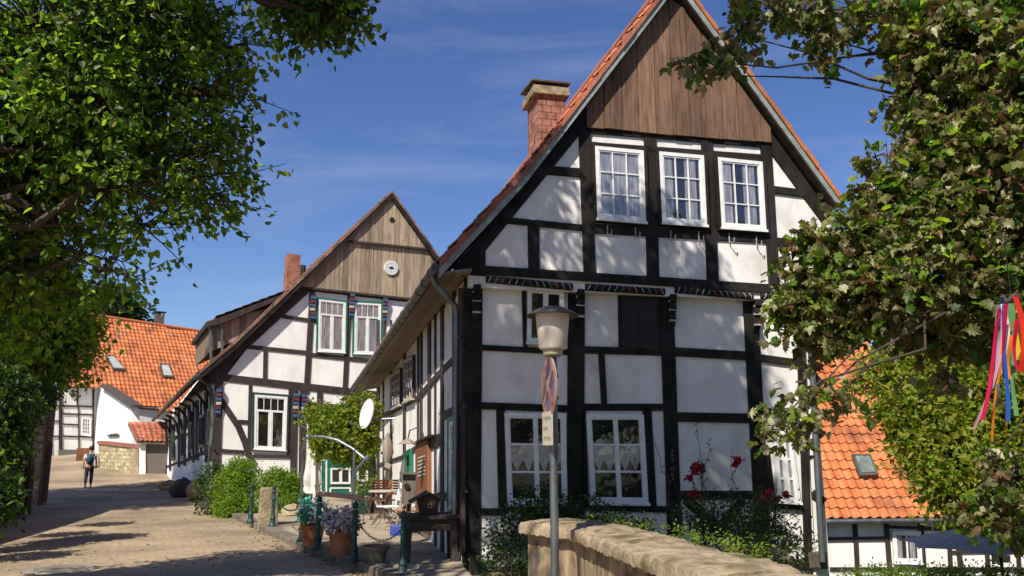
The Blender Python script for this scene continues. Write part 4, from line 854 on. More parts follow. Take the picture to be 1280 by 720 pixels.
m_ = MB(); m_.hull([FG.P(a[0], -.28, a[1] - .03), FG.P(b[0], -.28, b[1] - .03), FG.P(d[0], 1.2, d[1] - .03), FG.P(c[0], 1.2, c[1] - .03)], [FG.P(a[0], -.28, a[1] - .15), FG.P(b[0], -.28, b[1] - .15), FG.P(d[0], 1.2, d[1] - .15), FG.P(c[0], 1.2, c[1] - .15)]); m_.build('roof_boarding', soffit, t)
bx = MB(); bp = at(105, 575, 47); bx.box(bp + np.array([0, 0, .3]), (.75, .5, .7), .3); bo = bx.build('wooden_planter', brown_wood, bevel=.02); tag(bo, 'square brown wooden planter standing beside the far house wall', 'planter')

# ================================================================== HOUSE E (orange roof behind on the right)
hE = thing('village_house', 'low house with bright orange pantiled roof behind the yellow-green tree on the right', 'house', at(1100, 720, 24))
FE = Fr(at(1030, 700, 24), 89)
ex0, ex1 = FE.uw(1012, 648, -.35), FE.uw(1300, 645, -.35)
P00, P10 = FE.P(ex0[0], -.35, ex0[1]), FE.P(ex1[0] - 2.2, -.35, ex0[1] + .04); up = FE.v * 5.6 + np.array([0, 0, 6.1])
P00b, P10b = P00, P10
rf = MB(); pantiles(rf, P00, P10, P10 + up, P00 + up, tw=.262, th=.345, seg=6, amp=.036, step=.045, jit=.006); rf.build('tiled_roof', tiles_orange, hE)
sf = MB(); dz_ = np.array([0, 0, -.03]); d2 = np.array([0, 0, -.16]); sf.hull([P00 + dz_, P10 + dz_, P10 + up + dz_, P00 + up + dz_], [P00 + d2, P10 + d2, P10 + up + d2, P00 + up + d2]); sf.build('roof_boarding', soffit, hE)
bs = FE.v * 5.6 - np.array([0, 0, 6.1]); sf = MB(); sf.hull([P00 + up, P10 + up, P10 + up + bs, P00 + up + bs], [P + d2 for P in (P00 + up, P10 + up, P10 + up + bs, P00 + up + bs)]); sf.build('far_roof_slope', tiles_orange[2], hE)
rd = MB(); rd.tube([P00 + up + np.array([0, 0, .05]), P10 + up + np.array([0, 0, .05])], .12, 8); rd.build('ridge_tiles', tiles_orange[2], hE, smooth=True)
gt = MB(); gt.tube([P00 + np.array([0, -.06, -.08]), P10 + np.array([0, -.06, -.08])], .065, 8); gt.build('gutter', zinc, hE, smooth=True)
w = MB(); w.fprism(FE, [(ex0[0], -4), (ex1[0] + 3, -4), (ex1[0] + 3, ex0[1] - .1), (ex0[0], ex0[1] - .1)], 0, 11); w.build('wall', plaster_b, hE)
Q0, Q1 = P10 + np.array([.02, .1, -.15]), FE.P(ex1[0] + 3.1, -.25, ex0[1] - .12); upq = FE.v * 3.2 + np.array([0, 0, 2.3])
rf = MB(); pantiles(rf, Q0, Q1, Q1 + upq, Q0 + upq, tw=.262, th=.345, seg=6, amp=.036, step=.045); rf.build('annex_roof', tiles_red, hE)
sf = MB(); bq = FE.v * 9 - np.array([0, 0, .4]); sf.hull([p + dz_ for p in (Q0, Q1, Q1 + upq, Q0 + upq)], [p + d2 for p in (Q0, Q1, Q1 + upq, Q0 + upq)]); sf.hull([Q0 + upq, Q1 + upq, Q1 + bq, Q0 + bq], [p + d2 for p in (Q0 + upq, Q1 + upq, Q1 + bq, Q0 + bq)]); sf.build('annex_boarding', tiles_red[0], hE)
gw = MB(); x_ = P10[0] - .4
gw.hull([(x_, P10[1] + .35, P10[2] - .2), (x_, (P10 + up)[1], (P10 + up)[2] - .2), (x_, (P10 + up + bs)[1], P10[2] - .2)], [(x_ - .3, P10[1] + .35, P10[2] - .2), (x_ - .3, (P10 + up)[1], (P10 + up)[2] - .2), (x_ - .3, (P10 + up + bs)[1], P10[2] - .2)]); gw.build('gable_wall', plaster_b, hE)
tf = MB()
for i, a in enumerate([(1031, 650, 1034, 730, 4), (1069, 650, 1073, 730, 5.5), (1108, 650, 1114, 730, 6), (1151, 650, 1157, 730, 6), (1186, 658, 1190, 730, 5), (1197, 660, 1203, 730, 6), (1233, 668, 1237, 730, 5), (1272, 668, 1276, 730, 5),
          (1030, 674, 1110, 673, 4.5), (1112, 659, 1186, 661, 3.5), (1155, 661, 1280, 664, 4), (1034, 711, 1280, 711, 3.5), (1190, 690, 1280, 688, 3)]): tf.beam(FE, *a, -.045 - i * .0015, .01)
tf.build('timber_frame', timber_brown, hE)
window(hE, FE, [(1114, 663), (1150, 664), (1152, 704), (1117, 703)], -.03, 2, 1, .09, .022, curt='part')
m_ = MB(); m_.pprism(FE, [(1240, 694), (1263, 694), (1263, 702), (1240, 702)], -.03, 0); m_.build('low_window', interior, hE)
def onE(x, y):
    n_ = np.cross(P10 - P00, up); d = ray(x, y); return CAMP + d * (((P00 - CAMP) @ n_) / (d @ n_))
nE = np.cross(P10 - P00, up); nE /= np.linalg.norm(nE)
if nE[2] < 0: nE = -nE
P = [onE(*q) for q in ((1063, 573), (1086, 573), (1096, 599), (1073, 600))]; m_ = MB(); m_.hull([p + nE * .03 for p in P], [p + nE * .2 for p in P]); so = m_.build('skylight', zinc_dark, hE)
c_ = sum(P) / 4; P2 = [c_ + (p - c_) * .76 for p in P]; m_ = MB(); m_.hull([p + nE * .17 for p in P2], [p + nE * .215 for p in P2]); m_.build('skylight_pane', mat('skylight_glass_e', (.20, .23, .20), (.10, .12, .10), 3, .1), so)

# ================================================================== FOREGROUND WALL, LEFT WALL
fwm = mat('wall_sandstone', (.36, .27, .16), (.10, .075, .05), 3.5, .92, 1.0, 8, detail=9, stretch=(1.6, 1.6, .45), c3=(.06, .05, .04), s3=2.5, f3=(.52, .66), lo=.32, hi=.62)
t = thing('garden_wall', 'long curved sandstone garden wall with mossy rounded coping in the right foreground', 'wall', (1.2, 7, 0))
wf = [(.10, 9.75), (.62, 9.05), (.86, 7.9), (1.04, 6.9), (1.24, 5.9), (1.45, 4.9), (1.75, 3.6), (2.1, 2.2)]; wb = [(.75, 10.0), (1.22, 9.45), (1.52, 8.3), (1.72, 7.2), (1.95, 6.1), (2.16, 5.0), (2.45, 3.7), (2.8, 2.3)]
def lerp2(P, s):
    i = min(int(s), len(P) - 2); f = s - i; return np.array(P[i]) * (1 - f) + np.array(P[i + 1]) * f
ins = .08; mb = MB()
rgw = random.Random(3)
for i in range(len(wf) - 1):
    a, b, c, d = np.array(wf[i]), np.array(wf[i + 1]), np.array(wb[i + 1]), np.array(wb[i])
    ca, cb_ = (d - a) / np.linalg.norm(d - a) * ins, (c - b) / np.linalg.norm(c - b) * ins
    lo = [(*(a + ca), -1), (*(b + cb_), -1), (*(c - cb_), -1), (*(d - ca), -1)]; hi = [(p[0], p[1], .80) for p in lo]; mb.hull(lo, hi)
k_ = mb
for c_i in range(4):
    for i in range(11):
        q = .02 + i * .62 + (c_i % 2) * .3 + rgw.uniform(-.05, .05); q1 = q + .56 + rgw.uniform(-.06, .03)
        if q1 > 6.9: continue
        z0, z1 = .78 - .24 * (c_i + 1) + .02, .78 - .24 * c_i - .012; a, b = lerp2(wf, q), lerp2(wf, q1); nr = np.array([(b - a)[1], -(b - a)[0]]); nr = nr / np.linalg.norm(nr); a, b = a - nr * (.05 - .1), b - nr * (.05 - .1)
        o_ = nr * rgw.uniform(.075, .095); k_ = MB(); P_ = []
        for dd in (0, 1):
            for (p_, z_) in ((a, z0), (b, z0), (b, z1), (a, z1)): P_.append((*(p_ + o_ * dd - nr * .12 * 0), z_ + rgw.uniform(-.012, .012)))
        k_.hull(P_[:4], P_[4:])
mb.build('wall_body', fwm, t, bevel=.012)
# coping stones, uneven, rounded
s = 0.0; k = 0
while s < len(wf) - 1.02:
    ln = rgw.uniform(.55, .95); s1 = min(s + ln, len(wf) - 1.001); mb = MB(); N = 14; zt = .93 + rgw.uniform(-.02, .03)
    rows = []
    for j in range(N + 1):
        q = s + (s1 - s) * (.02 + .96 * j / N); a, b = lerp2(wf, q), lerp2(wb, q); e_ = .03 if j in (0, N) else 0
        prof = [(0, .80), (-.045, .81), (-.05, .86), (-.04, zt - .022 - e_ * .6), (.0, zt - .004 - e_), (.33, zt + .012 - e_), (.66, zt + .012 - e_), (.97, zt - .004 - e_), (1.02, zt - .03 - e_ * .4), (1.04, .86), (1.0, .80)]
        rows.append([tuple(a + (b - a) * f) + (z + (rgw.uniform(-.013, .013)),) if True else 0 for f, z in prof])
    K = len(rows[0]); vs_ = [p for r in rows for p in r]; fs = [[j * K + i, j * K + (i + 1) % K, (j + 1) * K + (i + 1) % K, (j + 1) * K + i] for j in range(N) for i in range(K)] + [list(range(K - 1, -1, -1)), list(range(N * K, N * K + K))]
    mb.mesh_add(vs_, fs); o = mb.build('coping_stone', coping, t, smooth=True); s = s1; k += 1
# left retaining wall
lwm = masonry_mat('old_rubble', (.28, .23, .16), (.19, .155, .11), (.12, .10, .075), .5, .22, (.3, .95), ms=.03)
t = thing('retaining_wall', 'tall rough sandstone wall overgrown with ivy along the left edge of the street', 'wall', (-13, 22, 0))
lp = [(-9.3, 9.0), (-10.3, 13.0), (-11.3, 17.0), (-12.3, 20.5), (-13.6, 24.4)]; mb = MB()
for i in range(len(lp) - 1):
    a, b = lp[i], lp[i + 1]; h0, h1 = 2.5 + .25 * i, 2.75 + .25 * i
    mb.hull([(a[0], a[1], -.5), (b[0], b[1], -.5), (b[0] - .9, b[1] + .2, -.5), (a[0] - .9, a[1] + .2, -.5)], [(a[0] - .15, a[1], h0), (b[0] - .15, b[1], h1), (b[0] - .9, b[1] + .2, h1), (a[0] - .9, a[1] + .2, h0)])
mb.build('wall_body', lwm, t)
for i, (x, y, r, hh) in enumerate([(-12.6, 21.6, .2, 2.9), (-13.2, 23.2, .16, 3.4), (-11.9, 19.5, .15, 2.2)]):
    mb = MB(); mb.tube(crook((x + .05, y, -.1), (x - .1, y, hh), 8, .03), [r, r * .9, r * .8, r * .75, r * .8, r * .7, r * .6, r * .5, r * .4], 8); mb.build('ivy_stem', bark, t, smooth=True)
gp_ = at(47, 620, 26.6)
t = thing('gate_pillar', 'rough stone gate pillar with rusty post at the end of the left wall', 'pillar', (gp_[0], gp_[1], 0))
mb = MB(); mb.box((gp_[0] - .35, gp_[1] + .3, 1.7), (.7, .7, 3.8), .2); mb.build('pillar_shaft', lwm, t, bevel=.05)
mb = MB(); mb.tube([(gp_[0] + .12, gp_[1] - .1, 0), (gp_[0] + .12, gp_[1] - .1, 3.9)], .06, 8); mb.build('iron_post', iron, t)
mb = MB(); mb.box((gp_[0] + .16, gp_[1] + .15, 1.0), (.04, .3, 1.8), .2); mb.build('rusty_gate_leaf', iron, t)
mb = MB(); bp = gpt(50, 628); mb.box((bp[0], bp[1] - 1, .15), (.9, .7, .34), .3); o = mb.build('stone_block', rock, bevel=.05); tag(o, 'low dark stone block at the foot of the left wall', 'stone block')

# ================================================================== TERRACE AND KERB
kp = [gpt(*q) for q in ((255, 634), (285, 642), (330, 662), (380, 685), (430, 703), (470, 716), (520, 735))]
tz = .10
mb = MB(); top = [(p[0], p[1]) for p in kp] + [(-.2, 9.7), tuple(FA.P(0, 0, 0)[:2]), tuple(FA.P(0, 15.3, 0)[:2]), tuple(FB.P(5.2, -.1, 0)[:2]), tuple(FB.P(.2, -.1, 0)[:2])]
mb.hull([(x, y, tz) for x, y in top], [(x, y, -.4) for x, y in top]); o = mb.build('terrace', concrete); tag(o, kind='structure'); o['label'] = 'paved terrace in front of the houses'
mb = MB()
for i in range(len(kp) - 1):
    a, b = kp[i][:2], kp[i + 1][:2]; n = max(1, int(np.linalg.norm(b - a) / .6)); nn_ = np.array([-(b - a)[1], (b - a)[0]]) / np.linalg.norm(b - a)
    for k in range(n):
        p, q = a + (b - a) * k / n, a + (b - a) * (k + .97) / n; z = tz + .012 + random.uniform(0, .012)
        p, q, w_ = p, q, -nn_ * .16 if False else nn_ * .14
        mb.hull([(*(p - w_), z), (*(q - w_), z), (*(q + w_), z), (*(p + w_), z)], [(*(p - w_), -.3), (*(q - w_), -.3), (*(q + w_), -.3), (*(p + w_), -.3)])
o = mb.build('kerb', kerb_m, bevel=.012); tag(o, kind='structure')
# step slab before the corner of the house
s1, s2 = FA.P(-1.35, -.1, 0), FA.P(-.05, -.1, 0)
mb = MB(); mb.fbox(FA, -1.0, .0, -.12, .5, -.2, .15); o = mb.build('stone_step', concrete, bevel=.02); tag(o, 'low stone step slab at the corner of the nearest house below the wooden stool', 'step')
# leaf litter band beside kerb
# manhole cover
mp_ = gpt(78, 711.5, .004); t = thing('manhole_cover', 'round iron manhole cover with concentric rings in the paved street', 'manhole cover', mp_)
m_ = MB(); m_.lathe([(0.02, .006), (.40, .006), (.41, .010), (.46, .010), (.47, .0)], mp_, 40); m_.build('cover_frame', mat('pale_iron', (.30, .28, .25), (.20, .185, .165), 9, .7), t)
m_ = MB(); m_.lathe([(.0, .012), (.15, .014), (.16, .009), (.22, .009), (.23, .014), (.28, .014), (.29, .009), (.36, .009), (.37, .013), (.385, .008)], mp_, 40); m_.build('cover_plate', kerb_m, t)

# ================================================================== BOLLARDS AND CHAINS
Hb = .86
prof = [(.095, 0), (.095, .04), (.075, .06), (.060, .10), (.052, .16), (.062, .17), (.062, .20), (.046, .22), (.040, .30), (.040, .56), (.050, .57), (.050, .60), (.040, .62), (.036, .70), (.050, .71), (.050, .735), (.030, .75), (.028, .765), (.044, .785), (.050, .81), (.044, .84), (.022, .855), (.012, .875), (.004, .885)]
def bollard(p, lab):
    t = thing('bollard', lab, 'bollard', p, 'green chain bollards along the terrace kerb'); m_ = MB(); m_.lathe([(r, z) for r, z in prof[:17]], p, 16); m_.build('post_shaft', green_dark, t, smooth=True)
    m_ = MB(); m_.lathe([(r, z) for r, z in prof[17:]], p, 16); m_.build('finial', green_dark, t, smooth=True); return t
spots = [((313, 654), 'green iron bollard in front of the bright green bushes, left of the stone post'), ((340.5, 659), 'green iron bollard just right of the square stone post'), ((377, 678), 'green iron bollard left of the terracotta pot with teal foil flowers'),
         ((397, 687), 'green iron bollard between the two terracotta flower pots'), ((442, 703), 'green iron bollard right of the pot of pale pink flowers'), ((503, 722), 'dark green iron bollard in front of the wooden stool, nearest of the row')]
BP = []
b0 = None
for i, (q, lab) in enumerate(spots):
    p = gpt(*q, tz if i < 5 else .04); p[2] = tz if i < 5 else .04; BP.append(p)
    if b0 is None: b0 = bollard(p, lab)
    else: dup(b0, p, label=lab)
def chain(a, b, sag, lab, n=None):
    a, b = np.array(a), np.array(b); L_ = np.linalg.norm(b - a); n = n or int(L_ / .05); m_ = MB(); pts = [a + (b - a) * i / n - np.array([0, 0, sag * 4 * (i / n) * (1 - i / n)]) for i in range(n + 1)]
    for i in range(n):
        p, q = Vector(pts[i]), Vector(pts[i + 1]); d = (q - p); s_ = d.normalized().cross(Vector((0, 0, 1))).normalized(); u_ = d.normalized().cross(s_); w_ = s_ if i % 2 else u_; c = (p + q) / 2
        m_.tube([c + d * .62 * math.cos(2 * PI * k / 8) + w_ * .014 * math.sin(2 * PI * k / 8) for k in range(9)], .0055, 4, cap=False)
    o = m_.build('chain', green_dark); return tag(o, lab, 'chain', 'chains hanging between the bollards')
up_ = lambda p, z=.66: p + np.array([0, 0, z])
chain(up_(BP[4]), up_(BP[5]), .26, 'iron chain sagging between the two nearest bollards')
chain(up_(BP[1]), up_(BP[2]), .2, 'iron chain between the stone post bollard and the teal pot bollard')
chain(up_(BP[5]), FA.P(-.02, .45, .78), .12, 'iron chain running from the nearest bollard to the house corner')
# wooden rail board lying across two bollards
a, b = up_(BP[3], .90), up_(BP[4], .93); a = a + (a - b) * .0; m_ = MB(); m_.tube([a + (a - b) * .05, b + (b - a) * .12], .04, 6); o = m_.build('wooden_rail', mat('pale_red_wood', (.58, .30, .22), (.40, .20, .14), 5, .7)); tag(o, 'weathered reddish rail laid across two bollards above the flower pots', 'rail')
# square stone post
p = gpt(331, 657, .1); m_ = MB(); m_.box((p[0], p[1] + .2, .42), (.42, .36, .95), .3, taper=.93); o = m_.build('stone_post', stone, bevel=.04); tag(o, 'square yellowish stone post standing between the two farthest bollards', 'post')
for q, r, lab, mt in (((351, 657), (.34, .25, .2), 'flat rough stone lying right of the square stone post', rock_tan), ((262, 634), (.5, .6, .62), 'rounded grey stone heap at the foot of the green-windowed house corner', rock_tan)):
    pass
for (x, y, Y), r, lab, mt, sd in (((210, 604, 36), (.36, .34, .22), 'tan rounded boulder beside the white wall of the green-windowed house', rock_tan, 2), ((227, 613, 31), (.44, .42, .36), 'dark squarish boulder standing in front of the tan boulder', rock, 5),
                         ((246, 622, 29.2), (.30, .55, .36), 'pale boulder against the house corner behind the dark boulder', rock_tan, 8), ((366, 662, 21.5), (.30, .28, .20), 'low grey-brown boulder behind the chained bollards', stone, 9)):
    p = at(x, y, Y); m_ = MB(); m_.blob((p[0], p[1], r[2] * .8), r, 9, 0, .16, sd); o = m_.build('boulder', mt, smooth=True); tag(o, lab, 'boulder')

# ================================================================== STREET LAMP WITH SIGNS
lx, ly = at(692.5, 600, 8.5)[:2]; zt = at(692.5, 446, 8.5)[2]
t = thing('street_lamp', 'grey post-top street lamp with a wide flat hat and pale cylindrical shade', 'street lamp', (lx, ly, 0))
m_ = MB(); m_.tube([(lx, ly, -.2), (lx, ly, zt)], .042, 16); m_.build('lamp_post', zinc, t, smooth=True)
g_ = 8.5 / 1040
m_ = MB(); m_.lathe([(.075, zt - .0), (.10, zt + .02), (.105, zt + .07), (.12, zt + .075)], (lx, ly, 0), 24); m_.build('lamp_collar', mat('ochre_metal', (.42, .38, .24), (.3, .27, .17), 6, .5), t, smooth=True)
zs = at(692, 437, 8.5)[2]; zu = at(692, 392, 8.5)[2]
m_ = MB(); m_.lathe([(.13, zs), (.145, zs + .02), (.172, zu - .05), (.178, zu), (.02, zu)], (lx, ly, 0), 28); m_.build('lamp_shade', mat('opal_shade', (.60, .54, .48), (.54, .48, .42), 3, .35), t, smooth=True)
m_ = MB(); m_.lathe([(.27, zu - .03), (.275, zu - .022), (.19, zu + .03), (.09, zu + .07), (.02, zu + .082), (.0, zu + .082)], (lx, ly, 0), 32, cap=False)
m_.lathe([(.27, zu - .032), (.18, zu + .015), (.0, zu + .02)], (lx, ly, 0), 32, cap=False); m_.build('lamp_hat', mat('hat_metal', (.10, .095, .08), (.06, .055, .045), 6, .5, metal=.4), t, smooth=True)
# round no-stopping sign seen edge-on
c = at(687, 484, 8.42); sr = 38 * g_ * .98; an = R_(78)
t = thing('traffic_sign', 'faded round red and blue no-stopping sign turned almost edge-on on the lamp post', 'sign', (c[0], c[1], c[2] - sr))
ax = Matrix.Rotation(R_(14), 4, 'Z') @ Matrix.Rotation(-an, 4, 'Z')
nx_ = Vector((math.sin(an - .0), -math.cos(an), 0)) * -1; nx_ = Vector((-math.sin(an), -math.cos(an), 0)); sx_ = Vector((math.cos(an), -math.sin(an), 0))
faded = mat('sign_red', (.26, .085, .065), (.34, .22, .17), 6, .5, lo=.4, hi=.6); fblue = mat('sign_blue', (.05, .055, .14), (.22, .14, .13), 5, .5); fpale = mat('sign_back', (.38, .29, .24), (.24, .16, .13), 5, .6)
def disc(r0, r1, off, th, m_, ang0=0, ang1=2 * PI, n=40):
    cv = Vector(c)
    for i in range(n):
        a0, a1 = ang0 + (ang1 - ang0) * i / n, ang0 + (ang1 - ang0) * (i + 1) / n
        q = lambda r, a, o: cv + sx_ * r * math.cos(a) + Vector((0, 0, r * math.sin(a))) + nx_ * o
        m_.hull([q(r0, a0, off), q(r1, a0, off), q(r1, a1, off), q(r0, a1, off)], [q(r0, a0, off + th), q(r1, a0, off + th), q(r1, a1, off + th), q(r0, a1, off + th)])
m_ = MB(); disc(.001, sr, 0, .012, m_); m_.build('sign_plate', fpale, t)
m_ = MB(); disc(sr * .80, sr * .97, .012, .004, m_)
cv = Vector(c)
for s_ in (1,):
    d = (sx_ + Vector((0, 0, -1))).normalized() * sr * .8; w_ = (sx_ + Vector((0, 0, 1))).normalized() * sr * .085; P = [cv - d - w_, cv + d - w_, cv + d + w_, cv - d + w_]; m_.hull([p + nx_ * .017 for p in P], [p + nx_ * .021 for p in P])
    d = (sx_ + Vector((0, 0, 1))).normalized() * sr * .8; w_ = (sx_ + Vector((0, 0, -1))).normalized() * sr * .085; P = [cv - d - w_, cv + d - w_, cv + d + w_, cv - d + w_]; m_.hull([p + nx_ * .0175 for p in P], [p + nx_ * .0215 for p in P])
m_.build('red_ring_and_cross', faded, t)
m_ = MB(); disc(.001, sr * .80, .012, .003, m_); m_.build('blue_face', fblue, t)
m_ = MB(); m_.box((lx - .0, ly, c[2] - .1), (.11, .11, .03), 0); m_.box((lx - .0, ly, c[2] + .12), (.11, .11, .03), 0); m_.build('sign_clamp', zinc, t)
# supplementary plate with worn writing
c2 = at(685, 535.5, 8.42); an2 = R_(72); sx2 = Vector((math.cos(an2), -math.sin(an2), 0)); nx2 = Vector((-math.sin(an2), -math.cos(an2), 0)); cv2 = Vector(c2)
t = thing('supplementary_sign', 'small worn cream plate with unreadable dark lettering below the round sign', 'sign', (c2[0], c2[1], c2[2] - .17))
def plate(m_, x0, x1, z0, z1, o0, o1): P = [cv2 + sx2 * x + Vector((0, 0, z)) for x, z in ((x0, z0), (x1, z0), (x1, z1), (x0, z1))]; m_.hull([p + nx2 * o0 for p in P], [p + nx2 * o1 for p in P])
m_ = MB(); plate(m_, -.14, .14, -.165, .165, 0, .008); m_.build('plate', mat('cream_plate', (.50, .45, .37), (.40, .36, .29), 8, .6), t)
m_ = MB(); rg = random.Random(5)
for row, (z, n) in enumerate(((.10, 9), (.0, 6), (-.10, 9))):
    x = -.11
    for k in range(n):
        w_ = rg.uniform(.014, .021); plate(m_, x, x + w_ * .35, z - .018, z + .018, .0085, .0105); plate(m_, x + w_ * .35, x + w_, z + rg.choice((-.018, .0, .008)), z + rg.choice((.012, .018)), .0085, .0104); x += w_ + .006
m_.build('plate_lettering', mat('faded_ink', (.24, .22, .19)), t)

# ================================================================== TERRACE FURNITURE
def pot(mb, c, r, h, m=0):
    mb.lathe([(r * .72, 0), (r * .95, h * .86), (r * 1.06, h * .87), (r * 1.08, h), (r * .95, h), (r * .9, h * .9), (.01, h * .9)], c, 24, m)
def flowerpot(q, r, h, lab, mats_, w, fl=None, n=260, fr_=(.34, .34, .24), leafs=.06, z=None):
    c = gpt(*q, tz); c[2] = tz; t = thing('potted_plant', lab, 'potted plant', c, 'flower pots on the terrace'); mb = MB(); pot(mb, c, r, h); mb.build('pot', terracotta, t, smooth=True)
    bush('x', '', '', [(c[0], c[1], c[2] + h + fr_[2] * .7, *fr_)], n // 8, 8, leafs, 'oval', mats_, w, .12, .05, parent=t, stems=False)
    if fl:
        P, D, _ = sprays([(c[0], c[1], c[2] + h + fr_[2] * .9, fr_[0] * 1.05, fr_[1] * 1.05, fr_[2])], 150, 5, .06, .04, -.5, .85); leaves('flowers', P, D, .055, 'heart', fl, [1] * len(fl), t, kind='stuff')
    return t
flowerpot((390, 682), .21, .35, 'terracotta pot of white flowers wrapped in teal foil, left of the pink one', [lf_mid, lf_light], [1, 1], [petal_pale, petal_teal, petal_teal], fr_=(.26, .26, .22))
flowerpot((425.5, 694), .20, .36, 'terracotta pot overflowing with pale pink flowers beside the green bollard', [lf_mid, lf_olive], [1, 1], [petal_pale, petal_pale, white_paint], fr_=(.29, .29, .17))
c = gpt(469, 704, tz); c[2] = tz; mb = MB(); mb.lathe([(.14, 0), (.175, .19), (.20, .20), (.205, .25), (.18, .25), (.17, .20), (.01, .19)], c, 24); o = mb.build('empty_pot', mat('mossy_terracotta', (.20, .17, .12), (.12, .11, .08), 5, .85, c3=(.40, .17, .10), s3=3), smooth=True); tag(o, 'empty moss-stained clay pot with a reddish rim near the kerb', 'pot')
c = at(453, 640, 22.0); c[2] = tz
t = thing('planter', 'green tub planter with a tall yellowing shrub beside the folding chairs', 'planter', c); mb = MB(); mb.box((c[0], c[1], tz + .20), (.34, .34, .40), .3, taper=1.15); mb.build('tub', green_dark, t, bevel=.02)
bush('x', '', '', [(c[0], c[1], .88, .30, .30, .40)], 60, 9, .075, 'oval', [lf_mid, lf_light, lf_yel, lf_brown], [3, 3, 1, 1], .2, .05, parent=t)
# stool and birdhouse near the corner
t = thing('wooden_stool', 'tall dark wooden stool table at the corner of the nearest house', 'stool', FA.P(-.6, .35, tz)); mb = MB()
zt_ = gpt(540, 640, 0)[2]; ST = Fr(FA.P(-1.15, .1, 0), 78)
zt_ = ST.uw(540, 646)[1]; x0, x1 = ST.uw(509, 648)[0], ST.uw(573, 648)[0]; print('stool', zt_, x0, x1)
mb.fbox(ST, x0 - .04, x1 + .02, -.06, .62, zt_ - .035, zt_ + .02); mb.build('stool_top', dark_wood, t, bevel=.008)
mb = MB(); mb.fbox(ST, x0 + .04, x1 - .05, -.005, .02, zt_ - .20, zt_ - .037); mb.fbox(ST, x0 + .04, x1 - .05, .54, .565, zt_ - .20, zt_ - .037); mb.fbox(ST, x0 + .035, x0 + .06, .021, .539, zt_ - .20, zt_ - .037); mb.fbox(ST, x1 - .075, x1 - .05, .021, .539, zt_ - .20, zt_ - .037); mb.build('apron', dark_wood, t)
for u, v, du in ((x0 + .05, .01, -.03), (x1 - .07, .01, .05), (x0 + .05, .55, .0), (x1 - .07, .55, .02)):
    mb = MB(); mb.hull([ST.P(u - .03, v - .03, zt_ - .04), ST.P(u + .03, v - .03, zt_ - .04), ST.P(u + .03, v + .03, zt_ - .04), ST.P(u - .03, v + .03, zt_ - .04)], [ST.P(u + du - .03, v - .05, .1), ST.P(u + du + .03, v - .05, .1), ST.P(u + du + .03, v + .01, .1), ST.P(u + du - .03, v + .01, .1)]); mb.build('leg', dark_wood, t)
t = thing('birdhouse', 'brown wooden birdhouse with a wide pitched roof standing on the stool', 'birdhouse', ST.P((x0 + x1) / 2, .3, zt_ + .02))
VB2 = .16; q = [ST.uw(x, y, VB2) for x, y in ((526, 645), (547, 645), (550.5, 622), (536, 616.5), (522.5, 624))]; q[0] = (q[0][0], zt_ + .022); q[1] = (q[1][0], zt_ + .022)
mb = MB(); mb.fprism(ST, q, VB2, VB2 + .26); bO = mb.build('box', dark_wood, t)
for a, b in (((536, 614.5), (513, 627.5)), ((536, 614.5), (560.5, 625.5))):
    pa, pb = ST.uw(*a, VB2 - .06), ST.uw(*b, VB2 - .06); mb = MB(); mb.fprism(ST, [pa, pb, (pb[0], pb[1] - .022), (pa[0], pa[1] - .022)], VB2 - .07, VB2 + .34); mb.build('roof_board', dark_wood, t)
u, z = ST.uw(537, 632, VB2); mb = MB(); mb.tube([ST.P(u, VB2 - .03, z), ST.P(u, VB2 + .01, z)], .036, 16); mb.build('entrance_ring', mat('brass_ring', (.35, .26, .12), (.2, .15, .07), 8, .4, metal=.6), t, smooth=True)
mb = MB(); mb.tube([ST.P(u, VB2 - .034, z), ST.P(u, VB2 - .029, z)], .022, 16); mb.build('entrance_hole', black_m, t)
# small birdhouse hung further back
dim_wood = mat('dim_grey_wood', (.17, .145, .115), (.08, .066, .052), 7, .85, .4, 30, stretch=(1, 1, .2)); c = at(511, 611, 15.2); t = thing('birdhouse', 'tall grey weathered birdhouse on the side wall behind the stool', 'birdhouse', c); mb = MB(); mb.box(c, (.22, .20, .50), .2); mb.build('box', dim_wood, t)  # darker copy of the grey wood; its dim lighting is put into the colour
mb = MB(); mb.box((c[0], c[1] - .03, c[2] + .27), (.32, .30, .035), .2); mb.build('roof_board', dim_wood, t)
mb = MB(); mb.tube([(c[0] - .02, c[1] - .14, c[2] + .05), (c[0] - .02, c[1] - .10, c[2] + .05)], .05, 12); mb.build('entrance_hole', black_m, t)
mb = MB(); mb.box((c[0], c[1] + .04, (c[2] - .25 + tz) / 2), (.07, .07, c[2] - .25 - tz), .2); mb.build('support_post', dim_wood, t)
